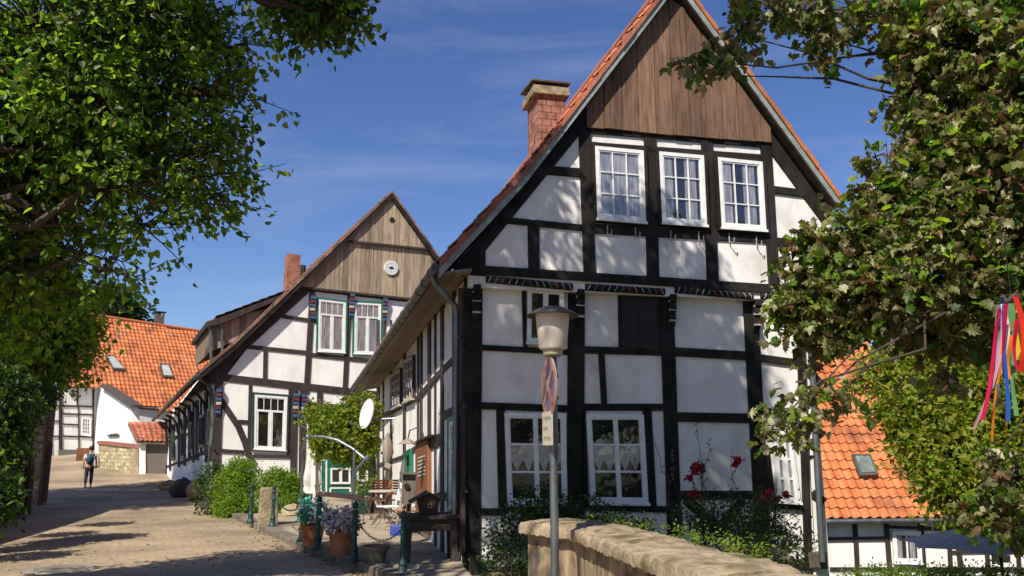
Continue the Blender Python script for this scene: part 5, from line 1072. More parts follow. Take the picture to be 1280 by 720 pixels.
# chairs
def chair(loc, rz, lab, mt, fmat_):
    t = thing('folding_chair', lab, 'chair', loc, 'folding chairs on the terrace'); ca, sa = math.cos(rz), math.sin(rz)
    T = lambda x, y, z: (loc[0] + x * ca - y * sa, loc[1] + x * sa + y * ca, loc[2] + z)
    mb = MB()
    for i in range(6):
        y0 = -.2 + i * .068; mb.hull([T(-.2, y0, .44), T(.2, y0, .44), T(.2, y0 + .052, .44), T(-.2, y0 + .052, .44)], [T(-.2, y0, .46), T(.2, y0, .46), T(.2, y0 + .052, .46), T(-.2, y0 + .052, .46)])
    for x in (-.18, .18): mb.hull([T(x - .012, -.2, .425), T(x + .012, -.2, .425), T(x + .012, .2, .425), T(x - .012, .2, .425)], [T(x - .012, -.2, .4402), T(x + .012, -.2, .4402), T(x + .012, .2, .4402), T(x - .012, .2, .4402)])
    mb.build('seat', mt, t)
    mb = MB()
    for i in range(6): z0 = .56 + i * .06; y = .22 + (z0 - .44) * .28; mb.hull([T(-.2, y, z0), T(.2, y, z0), T(.2, y + .014, z0 + .045), T(-.2, y + .014, z0 + .045)], [T(-.2, y + .015, z0), T(.2, y + .015, z0), T(.2, y + .03, z0 + .045), T(-.2, y + .03, z0 + .045)])
    for x in (-.19, .19): mb.tube([T(x, .245, .48), T(x, .36, .93)], .012, 6)
    mb.build('backrest', mt, t)
    for x in (-.21, .21):
        mb = MB(); mb.tube([T(x, -.24, 0), T(x, .25, .5)], .013, 6); mb.build('leg', fmat_, t)
        mb = MB(); mb.tube([T(x * .93, .30, 0), T(x * .93, -.18, .43)], .013, 6); mb.build('leg', fmat_, t)
    return t
c1 = at(486, 668, 18.0); chair((c1[0], c1[1], tz), R_(-52), 'white slatted folding chair facing left in the sun', white_paint, grey_wood)
c1 = at(505, 672, 16.9); chair((c1[0], c1[1], tz), R_(-70), 'orange-brown wooden folding chair nearest to the birdhouse stool', mat('teak', (.42, .20, .08), (.30, .13, .05), 6, .6, stretch=(1, 1, 4)), iron)
c1 = at(479, 655, 20.2); chair((c1[0], c1[1], tz), R_(-30), 'dark brown wooden folding chair at the back beside the green planter', brown_wood, iron)
c1 = at(468, 656, 20.6); chair((c1[0], c1[1], tz), R_(-150), 'brown wooden folding chair turned away near the shrub planter', brown_wood, iron)
c1 = gpt(478, 674, tz); c1 = at(478, 668, 18.9); t = thing('bistro_table', 'small round bistro table with crossed legs among the folding chairs', 'table', (c1[0], c1[1], tz))
mb = MB(); mb.lathe([(.01, .70), (.33, .70), (.335, .715), (.33, .73), (.01, .73)], (c1[0], c1[1], tz), 24); mb.build('tabletop', grey_paint, t)
for s_ in (-1, 1):
    for q in (-1, 1): mb = MB(); mb.tube([(c1[0] + .22 * s_, c1[1] + .16 * q, tz), (c1[0] - .2 * s_, c1[1] + .16 * q, tz + .70)], .012, 6); mb.build('leg', iron, t)
c1 = at(497, 682, 16.6); m_ = MB(); m_.box((c1[0], c1[1], tz + .09), (.26, .22, .22), -.2); o = m_.build('blue_crate', mat('blue_plastic', (.04, .07, .30), (.03, .05, .2), 5, .5), bevel=.02); tag(o, 'small blue box on the ground under the orange-brown chair', 'box')
# closed parasol
c1 = at(389.5, 625, 22.5); t = thing('closed_parasol', 'closed off-white parasol standing before the green gate', 'parasol', (c1[0], c1[1], tz)); zt_ = at(389.5, 538, 22.5)[2]
mb = MB(); mb.tube([(c1[0], c1[1], tz), (c1[0], c1[1], zt_ + .08)], .022, 8); mb.build('pole', grey_wood, t)
mb = MB(); n = 24; vs_ = []; rows = [(.03, 0), (.09, -.12), (.13, -.5), (.17, -1.0), (.22, -1.38), (.17, -1.45), (.24, -1.62)]
for r, z in rows:
    for k in range(n): a = 2 * PI * k / n; rr = r * (1 + .22 * math.cos(a * 6)); vs_.append((c1[0] + rr * math.cos(a), c1[1] + rr * math.sin(a), zt_ + z))
fs = [[i * n + k, i * n + (k + 1) % n, (i + 1) * n + (k + 1) % n, (i + 1) * n + k] for i in range(len(rows) - 1) for k in range(n)]; mb.mesh_add(vs_, fs); mb.build('folded_canopy', cloth_white, t, smooth=True)
mb = MB(); mb.lathe([(.26, 0), (.26, .05), (.06, .09)], (c1[0], c1[1], tz), 16); mb.build('parasol_base', concrete, t)
# rose arch of pale tube
t = thing('garden_arch', 'pale metal garden arch curving over the terrace in front of the green gate', 'arch', at(415, 650, 20.5)); mb = MB(); c_ = [at(x, y, 20.5 - i * .12) for i, (x, y) in enumerate([(377.5, 668), (377.5, 600), (378, 565), (382, 548), (390, 545.5), (405, 546), (422, 550), (440, 560), (456, 573)])]
mb.tube(c_, .035, 8); mb.build('arch_tube', zinc, t, smooth=True)
mb = MB(); a = at(443, 562, 19.6); b = np.array([a[0], a[1], tz]); mb.tube([b, a], .03, 8); mb.build('arch_upright', zinc, t, smooth=True)
mb = MB(); mb.tube([at(457, 574, 19.5), at(448, 584, 19.55), at(443, 594, 19.6)], .035, 8); mb.tube([at(456, 576, 19.5), at(461, 570, 19.5)], .06, 8); mb.build('arch_bracket', zinc, t, smooth=True)
# satellite dish
cD = at(459.5, 517, 19.0); t = thing('satellite_dish', 'white satellite dish on an arm from the side wall above the small tree', 'satellite dish', cD); ax_ = Vector((-.82, -.54, .18)).normalized().to_track_quat('Z', 'Y')
mb = MB(); rows = [(r, .18 * r * r) for r in (.001, .1, .2, .28, .335)]; mb.lathe(rows + [(.345, .18 * .335 ** 2 + .01)] + [(r, z - .012) for r, z in rows[::-1]], cD, 30, 0, 1.0, False, ax_); d_ = mb.build('dish', white_paint, t, smooth=True)
mb = MB(); wv = Vector(cD); a2 = Vector((-.82, -.54, .18)).normalized(); mb.tube([wv - Vector((0, 0, .32)), wv - Vector((0, 0, .30)) + a2 * .42], .012, 6); mb.tube([wv - Vector((0, 0, .30)) + a2 * .40, wv - Vector((0, 0, .24)) + a2 * .42], .03, 8); mb.build('receiver_arm', zinc, t)
mb = MB(); mb.tube([wv - a2 * .02, wv - a2 * .12 + Vector((.1, .1, -.1)), Vector((cD[0] + .62, cD[1] + .12, cD[2] - .1))], .02, 8); mb.build('wall_arm', zinc, t)
# wall lamp, driftwood, gutter-side things
c = at(507, 552, 15.6); t = thing('wall_lamp', 'small dark goose-neck lamp over the brown door on the side wall', 'lamp', c); mb = MB(); cv = Vector(c); mb.tube([cv + Vector((.35, .08, .0)), cv + Vector((.30, .07, .18)), cv + Vector((.18, .04, .25)), cv + Vector((.07, .01, .20)), cv + Vector((.04, 0, .04))], .013, 6); mb.build('lamp_neck', zinc_dark, t, smooth=True)
mb = MB(); mb.lathe([(.02, .06), (.05, .04), (.17, -.03), (.17, -.045), (.02, -.02)], (c[0] + .04, c[1], c[2]), 18); mb.build('lamp_shade', grey_wood, t, smooth=True)
c = at(484, 560, 17.6); t = thing('driftwood_ornament', 'dangling pale driftwood fish ornament hung on the side wall', 'ornament', c)
mb = MB(); mb.tube([at(485, 541, 17.6), at(484, 552, 17.6), at(485, 566, 17.6), at(483, 580, 17.6)], [.02, .10, .12, .04], 7); mb.build('driftwood_body', grey_wood, t, smooth=True)
mb = MB(); mb.tube([at(481, 582, 17.6), at(488, 585, 17.6)], .09, 5); mb.build('driftwood_tail', grey_wood, t)
for i, (x0, y0, x1, y1, lab) in enumerate(((499, 600, 503, 660, 'pale branch pole leaning on the side wall behind the chairs'), (505, 575, 496, 668, 'crooked bleached branch leaning against the side wall'))):
    mb = MB(); mb.tube(crook(at(x1, y1, 16.8), at(x0, y0, 17.0), 6, .04), [.035, .03, .03, .025, .025, .02, .015], 6); o = mb.build('leaning_branch', grey_wood, smooth=True); tag(o, lab, 'branch')
p = FA.P(.12, -.22, 0); m_ = MB(); q = [FA.uw(x, y, -.25) for x, y in ((586, 722), (604, 722), (604, 694), (588, 693))]; m_.fprism(FA, q, -.25, -.1); o = m_.build('black_cover', black_m, bevel=.01); o2 = o; tag(o, 'small black plastic cover at the foot of the house corner post', 'cover')

# ================================================================== PERSON WALKING UP THE STREET
def skin(name, J, E_, m, parent, lev=2):
    me = bpy.data.meshes.new(name); me.from_pydata([j[0] for j in J], E_, []); o = bpy.data.objects.new(name, me); col.objects.link(o); me.materials.append(m)
    s_ = o.modifiers.new('skin', 'SKIN'); s_.use_smooth_shade = True; sv = me.skin_vertices[0].data if me.skin_vertices else None
    if sv is None:
        import bmesh
        bm = bmesh.new(); bm.from_mesh(me); bm.verts.layers.skin.verify(); bm.to_mesh(me); bm.free(); sv = me.skin_vertices[0].data
    for i, j in enumerate(J): r = j[1]; sv[i].radius = r if isinstance(r, tuple) else (r, r); sv[i].use_root = (i == 0)
    sb = o.modifiers.new('sub', 'SUBSURF'); sb.levels = lev; sb.render_levels = lev
    o.parent = parent; o.matrix_parent_inverse = inv(parent); return o
pp = gpt(109.5, 610, .0); px, py = pp[0], pp[1]; pz = gz(px, py); print('person', pp, pz)
pr = thing('person', 'person walking away up the street in a white shirt and dark trousers', 'person', (px, py, pz))
V = lambda x, y, z: (px + x, py + y, pz + z)
skinm = mat('skin', (.50, .28, .19), (.42, .23, .155), 8, .6); cloth_n = mat('navy_trousers', (.018, .022, .05), (.01, .012, .03), 8, .9); tee = mat('white_tshirt', (.74, .74, .74), (.62, .62, .63), 6, .9); hair = mat('brown_hair', (.055, .028, .016), (.025, .013, .008), 20, .6); teal = mat('teal_bag', (.015, .10, .13), (.008, .05, .07), 8, .7); shoe = mat('shoe_pale', (.6, .6, .6), (.4, .4, .4), 8, .7)
J = [(V(0, 0, .93), (.15, .11)), (V(0, 0, 1.12), (.13, .10)), (V(0, .02, 1.34), (.165, .105)), (V(0, .03, 1.44), (.09, .08)), (V(0, .04, 1.52), .052), (V(0, .055, 1.61), (.080, .092)), (V(0, .06, 1.70), (.068, .085)),
     (V(-.19, .02, 1.39), .058), (V(-.245, -.02, 1.13), .042), (V(-.25, .06, .89), .030), (V(-.25, .08, .82), .030), (V(-.245, .09, .75), .020),
     (V(.19, .02, 1.39), .058), (V(.25, .05, 1.13), .042), (V(.26, .12, .90), .030), (V(.26, .15, .83), .030), (V(.255, .17, .76), .020),
     (V(-.09, 0, .86), .088), (V(-.10, -.06, .48), .062), (V(-.10, -.24, .12), .042), (V(-.10, -.24, .05), .042), (V(-.10, -.12, .03), .032),
     (V(.09, 0, .86), .088), (V(.10, .10, .48), .062), (V(.10, .12, .09), .042), (V(.10, .12, .04), .042), (V(.10, .25, .03), .032)]
Eg = [(0, 1), (1, 2), (2, 3), (3, 4), (4, 5), (5, 6), (2, 7), (7, 8), (8, 9), (9, 10), (10, 11), (2, 12), (12, 13), (13, 14), (14, 15), (15, 16), (0, 17), (17, 18), (18, 19), (19, 20), (20, 21), (0, 22), (22, 23), (23, 24), (24, 25), (25, 26)]
skin('body', J, Eg, skinm, pr)
Jt = [(V(0, 0, .97), (.175, .13)), (V(0, 0, 1.14), (.16, .125)), (V(0, .02, 1.34), (.185, .125)), (V(0, .03, 1.45), (.085, .08)), (V(-.19, .02, 1.385), .072), (V(-.225, .0, 1.22), .062), (V(.19, .02, 1.385), .072), (V(.23, .03, 1.22), .062)]
skin('tshirt', Jt, [(0, 1), (1, 2), (2, 3), (2, 4), (4, 5), (2, 6), (6, 7)], tee, pr)
Jp = [(V(0, 0, .95), (.165, .125)), (V(-.09, 0, .84), .108), (V(-.10, -.06, .48), .082), (V(-.10, -.22, .15), .062), (V(.09, 0, .84), .108), (V(.10, .09, .48), .082), (V(.10, .11, .12), .062)]
skin('trousers', Jp, [(0, 1), (1, 2), (2, 3), (0, 4), (4, 5), (5, 6)], cloth_n, pr)
mb = MB(); mb.blob(V(0, .035, 1.70), (.098, .108, .105), 8, 0, .05, 3); mb.build('hair', hair, pr, smooth=True)
for x, y in ((-.10, -.18), (.10, .18)): mb = MB(); mb.blob(V(x, y, .045), (.052, .13, .05), 6); mb.build('shoe', shoe, pr, smooth=True)
for x in (-.032, .032): mb = MB(); mb.blob(V(x, .150, 1.635), (.012, .008, .009), 4); mb.build('eye', black_m, pr)
mb = MB(); mb.blob(V(0, .160, 1.605), (.013, .018, .02), 5); mb.build('nose', skinm, pr, smooth=True)
for x in (-.086, .086): mb = MB(); mb.blob(V(x, .055, 1.615), (.012, .024, .032), 5); mb.build('ear', skinm, pr, smooth=True)
mb = MB(); mb.blob(V(0, .148, 1.572), (.025, .008, .007), 5); mb.build('mouth', petal_red, pr, smooth=True)
pr.rotation_euler = (0, 0, R_(24)); _c, _s = math.cos(R_(24)), math.sin(R_(24))
bp_ = thing('backpack', 'teal rounded backpack worn on the back of the walking person', 'backpack', V(0, -.2, .98)); mb = MB(); mb.blob(V(0, -.21, 1.21), (.155, .11, .24), 9, 0, .03, 2); mb.build('bag', teal, bp_, smooth=True)
mb = MB(); mb.blob(V(0, -.29, 1.13), (.10, .05, .11), 7); mb.build('front_pocket', mat('dark_teal', (.008, .04, .055)), bp_, smooth=True)
for x in (-.12, .12): mb = MB(); mb.tube([V(x, -.14, 1.38), V(x, .02, 1.50), V(x * 1.15, .15, 1.36), V(x * 1.2, .10, 1.12), V(x, -.12, 1.05)], .017, 6); mb.build('shoulder_strap', teal, bp_, smooth=True)
bp_.rotation_euler = (0, 0, R_(24)); bp_.location = (px + .2 * _s, py - .2 * _c, pz + .98)
# ================================================================== PARASOL, HEDGE, RIBBONS ON THE RIGHT
pc = at(1248, 668, 15.5); t = thing('open_parasol', 'large open grey canvas parasol in the lower garden on the right', 'parasol', (pc[0], pc[1], -2.4)); zt_ = at(1248, 651, 15.5)[2]
mb = MB(); mb.tube([(pc[0], pc[1], -2.5), (pc[0], pc[1], zt_)], .03, 8); mb.build('pole', dark_wood, t)
mb = MB(); n = 8; R0 = 1.65
rim = [(pc[0] + R0 * math.cos(2 * PI * k / n + .2), pc[1] + R0 * math.sin(2 * PI * k / n + .2), zt_ - .42) for k in range(n)]; ap = (pc[0], pc[1], zt_)
for k in range(n):
    a, b = rim[k], rim[(k + 1) % n]; m_ = tuple((a[i] + b[i]) / 2 + (0 if i < 2 else -.0) for i in range(3)); m2 = tuple(m_[i] + (ap[i] - m_[i]) * .06 for i in range(3))
    for A_, B_ in ((a, m2), (m2, b)): mb.hull([ap, A_, B_], [(p[0], p[1], p[2] - .012) for p in (ap, A_, B_)])
mb.build('canopy', cloth_grey, t)
for k in range(n):
    a = rim[k]; mb = MB(); mb.tube([(pc[0], pc[1], zt_ - .03), (a[0], a[1], a[2] - .02)], .011, 5); mb.build('rib', dark_wood, t)
hb = []
for i in range(11):
    p = at(1066 + i * 23, 712 - (i % 3) * 1.5, 13.6 + .12 * i); hb.append((p[0], p[1], p[2] - .30, .30, .40, .40))
bush('hedge', 'low clipped green hedge along the bottom right below the orange-roofed house', 'hedge', hb, 1300, 9, .05, 'oval', [lf_mid, lf_light, lf_fresh, lf_yel], [4, 4, 3, 1], .12, .05, droop=-.3, shell=.3, stems=False)
# ribbons of a maypole wreath
rc = at(1264, 374, 5.7); t = thing('ribbon_wreath', 'hanging wreath of long red, orange, white, green and blue ribbons at the right edge', 'ribbons', (rc[0], rc[1], rc[2] - 1.1)); mb = MB(); cv = Vector(rc)
mb.tube([cv + Vector(((.05) * math.cos(a), .05 * math.sin(a), .02 * math.sin(3 * a))) for a in [2 * PI * i / 20 for i in range(21)]], 0.018, 8); mb.build('wreath_ring', bark, t, smooth=True)
mb = MB(); mb.tube([cv + Vector((.0, 0, .45)), cv], .004, 5); mb.build('hanging_cord', black_m, t)
def ribbon(x0, y0, x1, y1, Y, wd, colr, nm, bow=0.0, twist=0.0):
    a, b = Vector(at(x0, y0, Y)), Vector(at(x1, y1, Y)); mb = MB(); n = 14; L0, L1 = [], []
    for i in range(n + 1):
        s_ = i / n; p = a.lerp(b, s_) + Vector((bow * math.sin(PI * s_), .03 * math.sin(s_ * 4 + x0), 0)); an = twist * s_ + .35 * math.sin(s_ * 3 + x0); w_ = Vector((math.cos(an), math.sin(an), 0)) * wd * .33; L0.append(p - w_); L1.append(p + w_)
    e_ = Vector((0, .002, 0)); vs_ = [q for i in range(n + 1) for q in (L0[i], L1[i], L1[i] + e_, L0[i] + e_)]
    fs = []
    for i in range(n):
        k = 4 * i
        for j in range(4): fs.append([k + j, k + (j + 1) % 4, k + 4 + (j + 1) % 4, k + 4 + j])
    mb.mesh_add(vs_, fs + [[0, 1, 2, 3], [4 * n + 3, 4 * n + 2, 4 * n + 1, 4 * n]]); o = mb.build(nm, colr, t, smooth=True); return o
rc_ = {n: leafmat('ribbon_' + n, c, tuple(x * .75 for x in c), .35, tuple(min(1, x * 1.1) for x in c)) for n, c in dict(white=(.65, .62, .62), pink=(.55, .30, .38), orange=(.85, .28, .02), yellow=(.85, .62, .04), red=(.75, .05, .02), crimson=(.62, .01, .08), green=(.18, .40, .16), blue=(.02, .12, .5), navy=(.02, .03, .12), mauve=(.42, .34, .42)).items()}
for a in [(1252, 372, 1247, 470, 6.6, .05, 'navy', .05, .4), (1255, 380, 1244, 470, 6.55, .07, 'mauve'), (1258, 380, 1253, 468, 6.5, .06, 'white', .02), (1262, 375, 1256, 472, 6.6, .07, 'pink', -.02), (1272, 405, 1258, 473, 6.5, .07, 'orange'), (1276, 380, 1272, 450, 6.62, .10, 'yellow', .03),
          (1270, 420, 1266, 474, 6.45, .05, 'orange', .0), (1284, 370, 1280, 465, 6.5, .09, 'red', .02, .5), (1279, 400, 1276, 462, 6.4, .05, 'crimson'), (1270, 380, 1250, 515, 6.6, .09, 'green', -.04, .6), (1270, 380, 1276, 520, 6.55, .08, 'green'), (1264, 380, 1259, 527, 6.4, .05, 'blue'), (1262, 380, 1260, 545, 6.38, .05, 'crimson', 0, 1),
          (1256, 385, 1224, 525, 6.5, .045, 'crimson', 0), (1258, 385, 1216, 536, 6.52, .04, 'pink', .04), (1260, 385, 1243, 552, 6.5, .035, 'orange'), (1243, 480, 1242, 515, 6.48, .04, 'mauve', .04, .8), (1266, 385, 1290, 470, 6.7, .07, 'white', .05)]:
    x0, y0, x1, y1, Y, wd, c = a[:7]; Y -= .9; x0 = 1266 + (x0 - 1266) * .7; x1 = x0 + (x1 - x0) * .85 - 3; x0 -= 7; wd *= .8; ribbon(x0, y0, x1, y1, Y, wd, rc_[c], c + '_ribbon', *a[7:])

# ================================================================== BUSHES, ROSES
def pb(x, y, Y, rx, rz, ry=None): p = at(x, y, Y); return (p[0], p[1], p[2], rx, ry or rx, rz)
bush('laurel_bush', 'dark glossy bush at the left end of the garden wall under the lace-curtain windows', 'bush', [pb(650, 672, 11.6, .50, .42), pb(690, 650, 11.9, .5, .36), pb(735, 655, 11.6, .5, .30), pb(640, 705, 11.2, .42, .36), pb(775, 668, 11.2, .5, .22), pb(672, 640, 12.0, .35, .3)], 620, 10, .055, 'oval', [lf_deep, lf_dark, lf_mid], [4, 4, 1], .26, .05, droop=-.1)
rb = bush('rose_bush', 'climbing rose with red blooms growing against the right part of the big house', 'rose bush', [pb(925, 668, 10.6, .52, .34), pb(965, 655, 11.0, .38, .26), pb(880, 655, 10.8, .35, .26), pb(950, 690, 9.9, .5, .22)], 420, 9, .05, 'oval', [lf_deep, lf_dark, lf_olive, lf_mid], [3, 4, 2, 1], .3, .05, droop=-.2)
mb = MB(); canes = []
for x0, y0, x1, y1 in ((880, 660, 871, 530), (878, 660, 885, 548), (905, 660, 922, 575), (915, 660, 915, 560), (940, 660, 975, 620), (890, 660, 865, 600), (845, 660, 818, 548), (850, 665, 840, 560), (925, 650, 955, 610), (900, 665, 870, 585)):
    c = crook(at(x0, y0, 11.6), at(x1, y1, 12.3), 8, .05); canes.append(c); mb.tube(c, [.007, .007, .006, .006, .005, .005, .004, .003, .002], 5)
mb.build('canes', bark, rb, smooth=True)
P = []; D = []
for c in canes:
    for k in range(26): i = random.random() * 7.9 + .1; a = np.array(c[int(i)]); b = np.array(c[int(i) + 1]) if int(i) < 8 else a; P.append(a + (b - a) * (i % 1) + rng.normal(0, .02, 3)); D.append(rng.normal(0, 1, 3) + [0, -.3, 0])
leaves('cane_leaves', np.array(P), np.array(D), .045, 'oval', [lf_dark, lf_olive], [1, 1], rb)
for i, (x, y, r) in enumerate([(868, 586, .09), (876, 584, .07), (862, 597, .06), (867, 618, .075), (878, 624, .05), (922, 575, .075), (919, 580, .05), (878, 588, .05), (958, 620, .08), (970, 624, .07), (963, 615, .05), (982, 618, .055), (872, 582, .05)]):
    c = at(x, y, 12.0 + (.1 if x < 900 else -.3)); P = np.repeat(np.array([c]), 34, 0) + rng.normal(0, r * .30, (34, 3)); D = rng.normal(0, 1, (34, 3)); leaves('rose_bloom', P, D, r * .85, 'heart', [petal_red, petal_red, leafmat('rose_bright%d' % i, (.55, .02, .06))] if i == 0 else [petal_red], [2, 1, 1] if i == 0 else [1], rb)
bush('low_plants', 'low weeds and moss plants sprouting along the back edge of the garden wall', 'plants', [pb(800, 662, 9.6, .3, .08), pb(850, 672, 8.4, .25, .07), pb(890, 680, 7.6, .25, .07), pb(930, 694, 6.9, .22, .07), pb(760, 655, 9.9, .3, .1)], 160, 6, .035, 'oval', [lf_light, lf_fresh, lf_yel], [2, 3, 1], .1, .04, droop=-.8, stems=False)
bush('box_bush', 'bright green clipped bush left of the stone post, sunlit on its top', 'bush', [pb(291, 612, 22.8, .62, .56), pb(300, 588, 23, .45, .36), pb(296, 634, 22.3, .6, .42)], 900, 10, .075, 'oval', [lf_mid, lf_light, lf_fresh], [2, 3, 5], .2, .06, shell=.4)
bush('box_bush', 'dark green bush at the house corner, left of the bright clipped one', 'bush', [pb(266, 600, 23.6, .42, .52), pb(268, 625, 23.0, .45, .42)], 260, 10, .07, 'oval', [lf_deep, lf_dark, lf_mid], [3, 3, 1], .2, .06)
bush('box_bush', 'rounded green bush under the window with green frame, behind the stone post', 'bush', [pb(345, 605, 23, .62, .46), pb(362, 610, 23.2, .42, .40), pb(348, 630, 22.6, .6, .35), pb(372, 622, 23, .3, .3)], 800, 10, .075, 'oval', [lf_mid, lf_light, lf_fresh], [2, 3, 4], .2, .06, shell=.4)
tp = at(466, 640, 22.2)
tree('small_maple_tree', 'small yellow-green tree growing by the terrace wall in front of the green gate', 'tree', (tp[0], tp[1], tz), 1.6, .05, [pb(430, 530, 22.2, .95, .62), pb(452, 512, 22.0, .55, .42), pb(412, 552, 22.3, .5, .38), pb(445, 562, 22.2, .55, .3), pb(398, 520, 22.5, .4, .3), pb(456, 545, 21.9, .3, .4)], 800, 10, .085, 'maple', [lf_fresh, lf_light, lf_yel, lf_mid, lf_brown], [6, 2, 5, 1, .5], .26, .07, limb_r=.025, twig=.003)

# ================================================================== TREES
# big lime tree on the left, leaning over the street
def B_(x, y, Y, r, rz=None): p = at(x, y, Y); return (p[0], p[1], p[2], r, r, rz or r * .8)
LT = [B_(60, 50, 9, 1.4), B_(160, 30, 9, 1.15), B_(240, 40, 9.3, .85), B_(110, 140, 9, 1.2), B_(205, 120, 9, .85), B_(262, 115, 9.1, .5), B_(300, 156, 9.2, .34, .16), B_(150, 215, 9, .85), B_(225, 205, 9, .62), B_(50, 230, 9.5, 1.1), B_(262, 190, 9.1, .42), B_(268, 245, 9, .34, .26),
      B_(180, 280, 9.2, .42), B_(135, 325, 9.4, .36), B_(90, 320, 10, .55), B_(20, 340, 10, .85), B_(10, 150, 9, 1.2), B_(290, 60, 9.4, .42, .34), B_(200, 20, 9, .8), B_(-60, 300, 9, 1.2), B_(160, 345, 9.3, .2, .14), B_(105, 370, 10, .25), B_(-60, 100, 9, 1.5), B_(300, 215, 9, .2, .2), B_(305, 120, 9.1, .25, .2),
      B_(-10, 400, 10.5, .55), B_(-55, 490, 10.5, .5), B_(62, 370, 11, .3)]
tree('lime_tree', 'huge dark green lime tree leaning over the street from the left', 'tree', (-8.6, 8.5, 0), 3.6, .32, LT, 2500, 10, .082, 'heart', [lf_mid, lf_light, lf_dark, lf_fresh, lf_yel], [6, 6, 3, 2.5, .4], .42, .055, limb_r=.09, twig=.005, droop=.3, shell=.4)
tree('beech_tree', 'tall tree standing out of view on the left whose shade crosses the street', 'tree', (-20, 20, 0), 7, .4, [(-18, 20.5, 11, 3.6, 3.6, 2.6), (-20, 24, 10, 3.5, 3.5, 2.8), (-17.5, 23.5, 13, 3, 3.2, 2.2), (-21, 27.5, 11, 3.2, 3.2, 2.4), (-19.5, 30.5, 12, 2.8, 2.8, 2.2), (-16.8, 17.5, 11.5, 2.2, 2.2, 1.6)], 1900, 10, .26, 'heart', [lf_dark, lf_mid], [1, 1], 1.1, .2, limb_r=.15)
for i, (x, y, lab) in enumerate(((6, -13, 'broad green tree across the street behind the viewer'), (15, -11, 'round green tree beside the lane behind the viewer'), (-3, -22, 'tall green tree far behind the viewer'))):
    tree('broadleaf_tree', lab, 'tree', (x, y, 0), 3, .3, [(x, y, 7, 4, 4, 3.2), (x + 3, y - 1, 5, 3, 3, 3), (x - 3, y, 4.6, 3, 3, 2.8)], 900, 9, .45, 'oval', [lf_dark, lf_mid, lf_light], [3, 3, 1], 1.0, .3, limb_r=.12)
# overhead tree left of and above the camera: its lowest branch shows at the top, its shade falls on the big house
OT = [B_(395, 12, 10.0, .34, .2), B_(425, 24, 10, .25, .14), B_(350, -2, 10, .3, .16), B_(372, 28, 10.1, .18, .12), B_(442, 18, 10, .12, .08), B_(410, -10, 10, .45)]
OV = [(-3.6, 6.4, 10.4, 2.0, 1.9, 1.5), (-1.6, 5.4, 11.4, 1.8, 1.7, 1.4), (-3.0, 3.4, 11.5, 2.2, 2.0, 1.6), (-.4, 7.0, 11.2, 1.2, 1.3, 1.0), (-1.0, 3.2, 10.6, 1.5, 1.6, 1.2), (-2.2, 8.6, 10.8, 1.2, 1.2, .8)]
tree('lime_tree', 'overhanging lime tree whose leafy branch tip hangs into the top of the sky', 'tree', (-7.0, 2.0, 0), 5.5, .32, OT * 2 + OV, 3400, 11, .095, 'heart', [lf_dark, lf_mid, lf_light, lf_brown], [5, 4, 2.5, .5], .42, .08, limb_r=.09, twig=.006, droop=.3)
# yellow green shrubs and trees behind the left wall
tree('ash_tree', 'sunlit yellow-green tree behind the left wall, below the dark crown', 'tree', (-19, 27, 1), 3, .18, [B_(60, 400, 27, 1.6), B_(85, 440, 27, 1.0, 1.2), B_(20, 380, 27, 2.0), B_(40, 460, 26.5, 1.2), B_(95, 415, 27.5, .8), B_(10, 450, 26, 1.6), B_(50, 350, 27, 1.4)], 1500, 10, .14, 'heart', [lf_fresh, lf_light, lf_yel, lf_mid], [4, 3, 1.6, 2], .6, .12, limb_r=.06)
tree('conifer_tree', 'dark spreading conifer top behind the orange-roofed far house', 'tree', (-38, 76, 3), 12, .3, [B_(140, 388, 76, 3.2, 1.2), B_(120, 378, 77, 3.0, 1.4), B_(105, 395, 75, 3, 2), B_(155, 395, 76, 1.6, .8)], 900, 8, .55, 'oval', [lf_deep, lf_dark], [2, 1], 1.5, .3, limb_r=.12)
bush('ivy', 'dark ivy and shrubs hanging over the left retaining wall', 'ivy', [B_(-25, 590, 14.5, .5, .75), B_(-14, 540, 15, .6, .7), B_(-10, 490, 15, .7, .6), B_(22, 505, 18, .5, .4), B_(4, 560, 16.5, .4, .5), B_(-20, 620, 13.5, .5, .5), B_(48, 492, 24, .5, .35)], 1100, 10, .085, 'heart', [lf_deep, lf_dark, lf_mid], [4, 4, 2], .3, .06, droop=.6)
# chestnut behind on the right, yellow-green
CT = [B_(1200, 570, 13, .85, .65), B_(1235, 600, 12.8, .8, .6), B_(1145, 535, 13.6, .42, .3), B_(1112, 505, 13.7, .26, .24), B_(1165, 500, 13.5, .75, .5), B_(1220, 500, 13.3, .9, .7), B_(1270, 540, 13, .9, .9), B_(1190, 455, 13.8, .8, .5), B_(1240, 440, 13.6, .8, .6), B_(1160, 560, 13.3, .4, .32), B_(1190, 615, 12.8, .38, .28), B_(1280, 480, 13, .8, .8), B_(1115, 460, 14, .45, .32), B_(1080, 475, 14, .22, .2), B_(1140, 435, 14, .4, .3), B_(1270, 620, 12.6, .6, .4)]
tree('chestnut_tree', 'bushy yellow-green tree in front of the orange roof on the right', 'tree', (9.0, 13.6, -2.4), 2.2, .2, CT, 3000, 10, .115, 'oval', [lf_fresh, lf_light, lf_yel, lf_mid, lf_dark], [5, 2, 9, 1, .5], .32, .08, limb_r=.05, twig=.005, droop=.1)
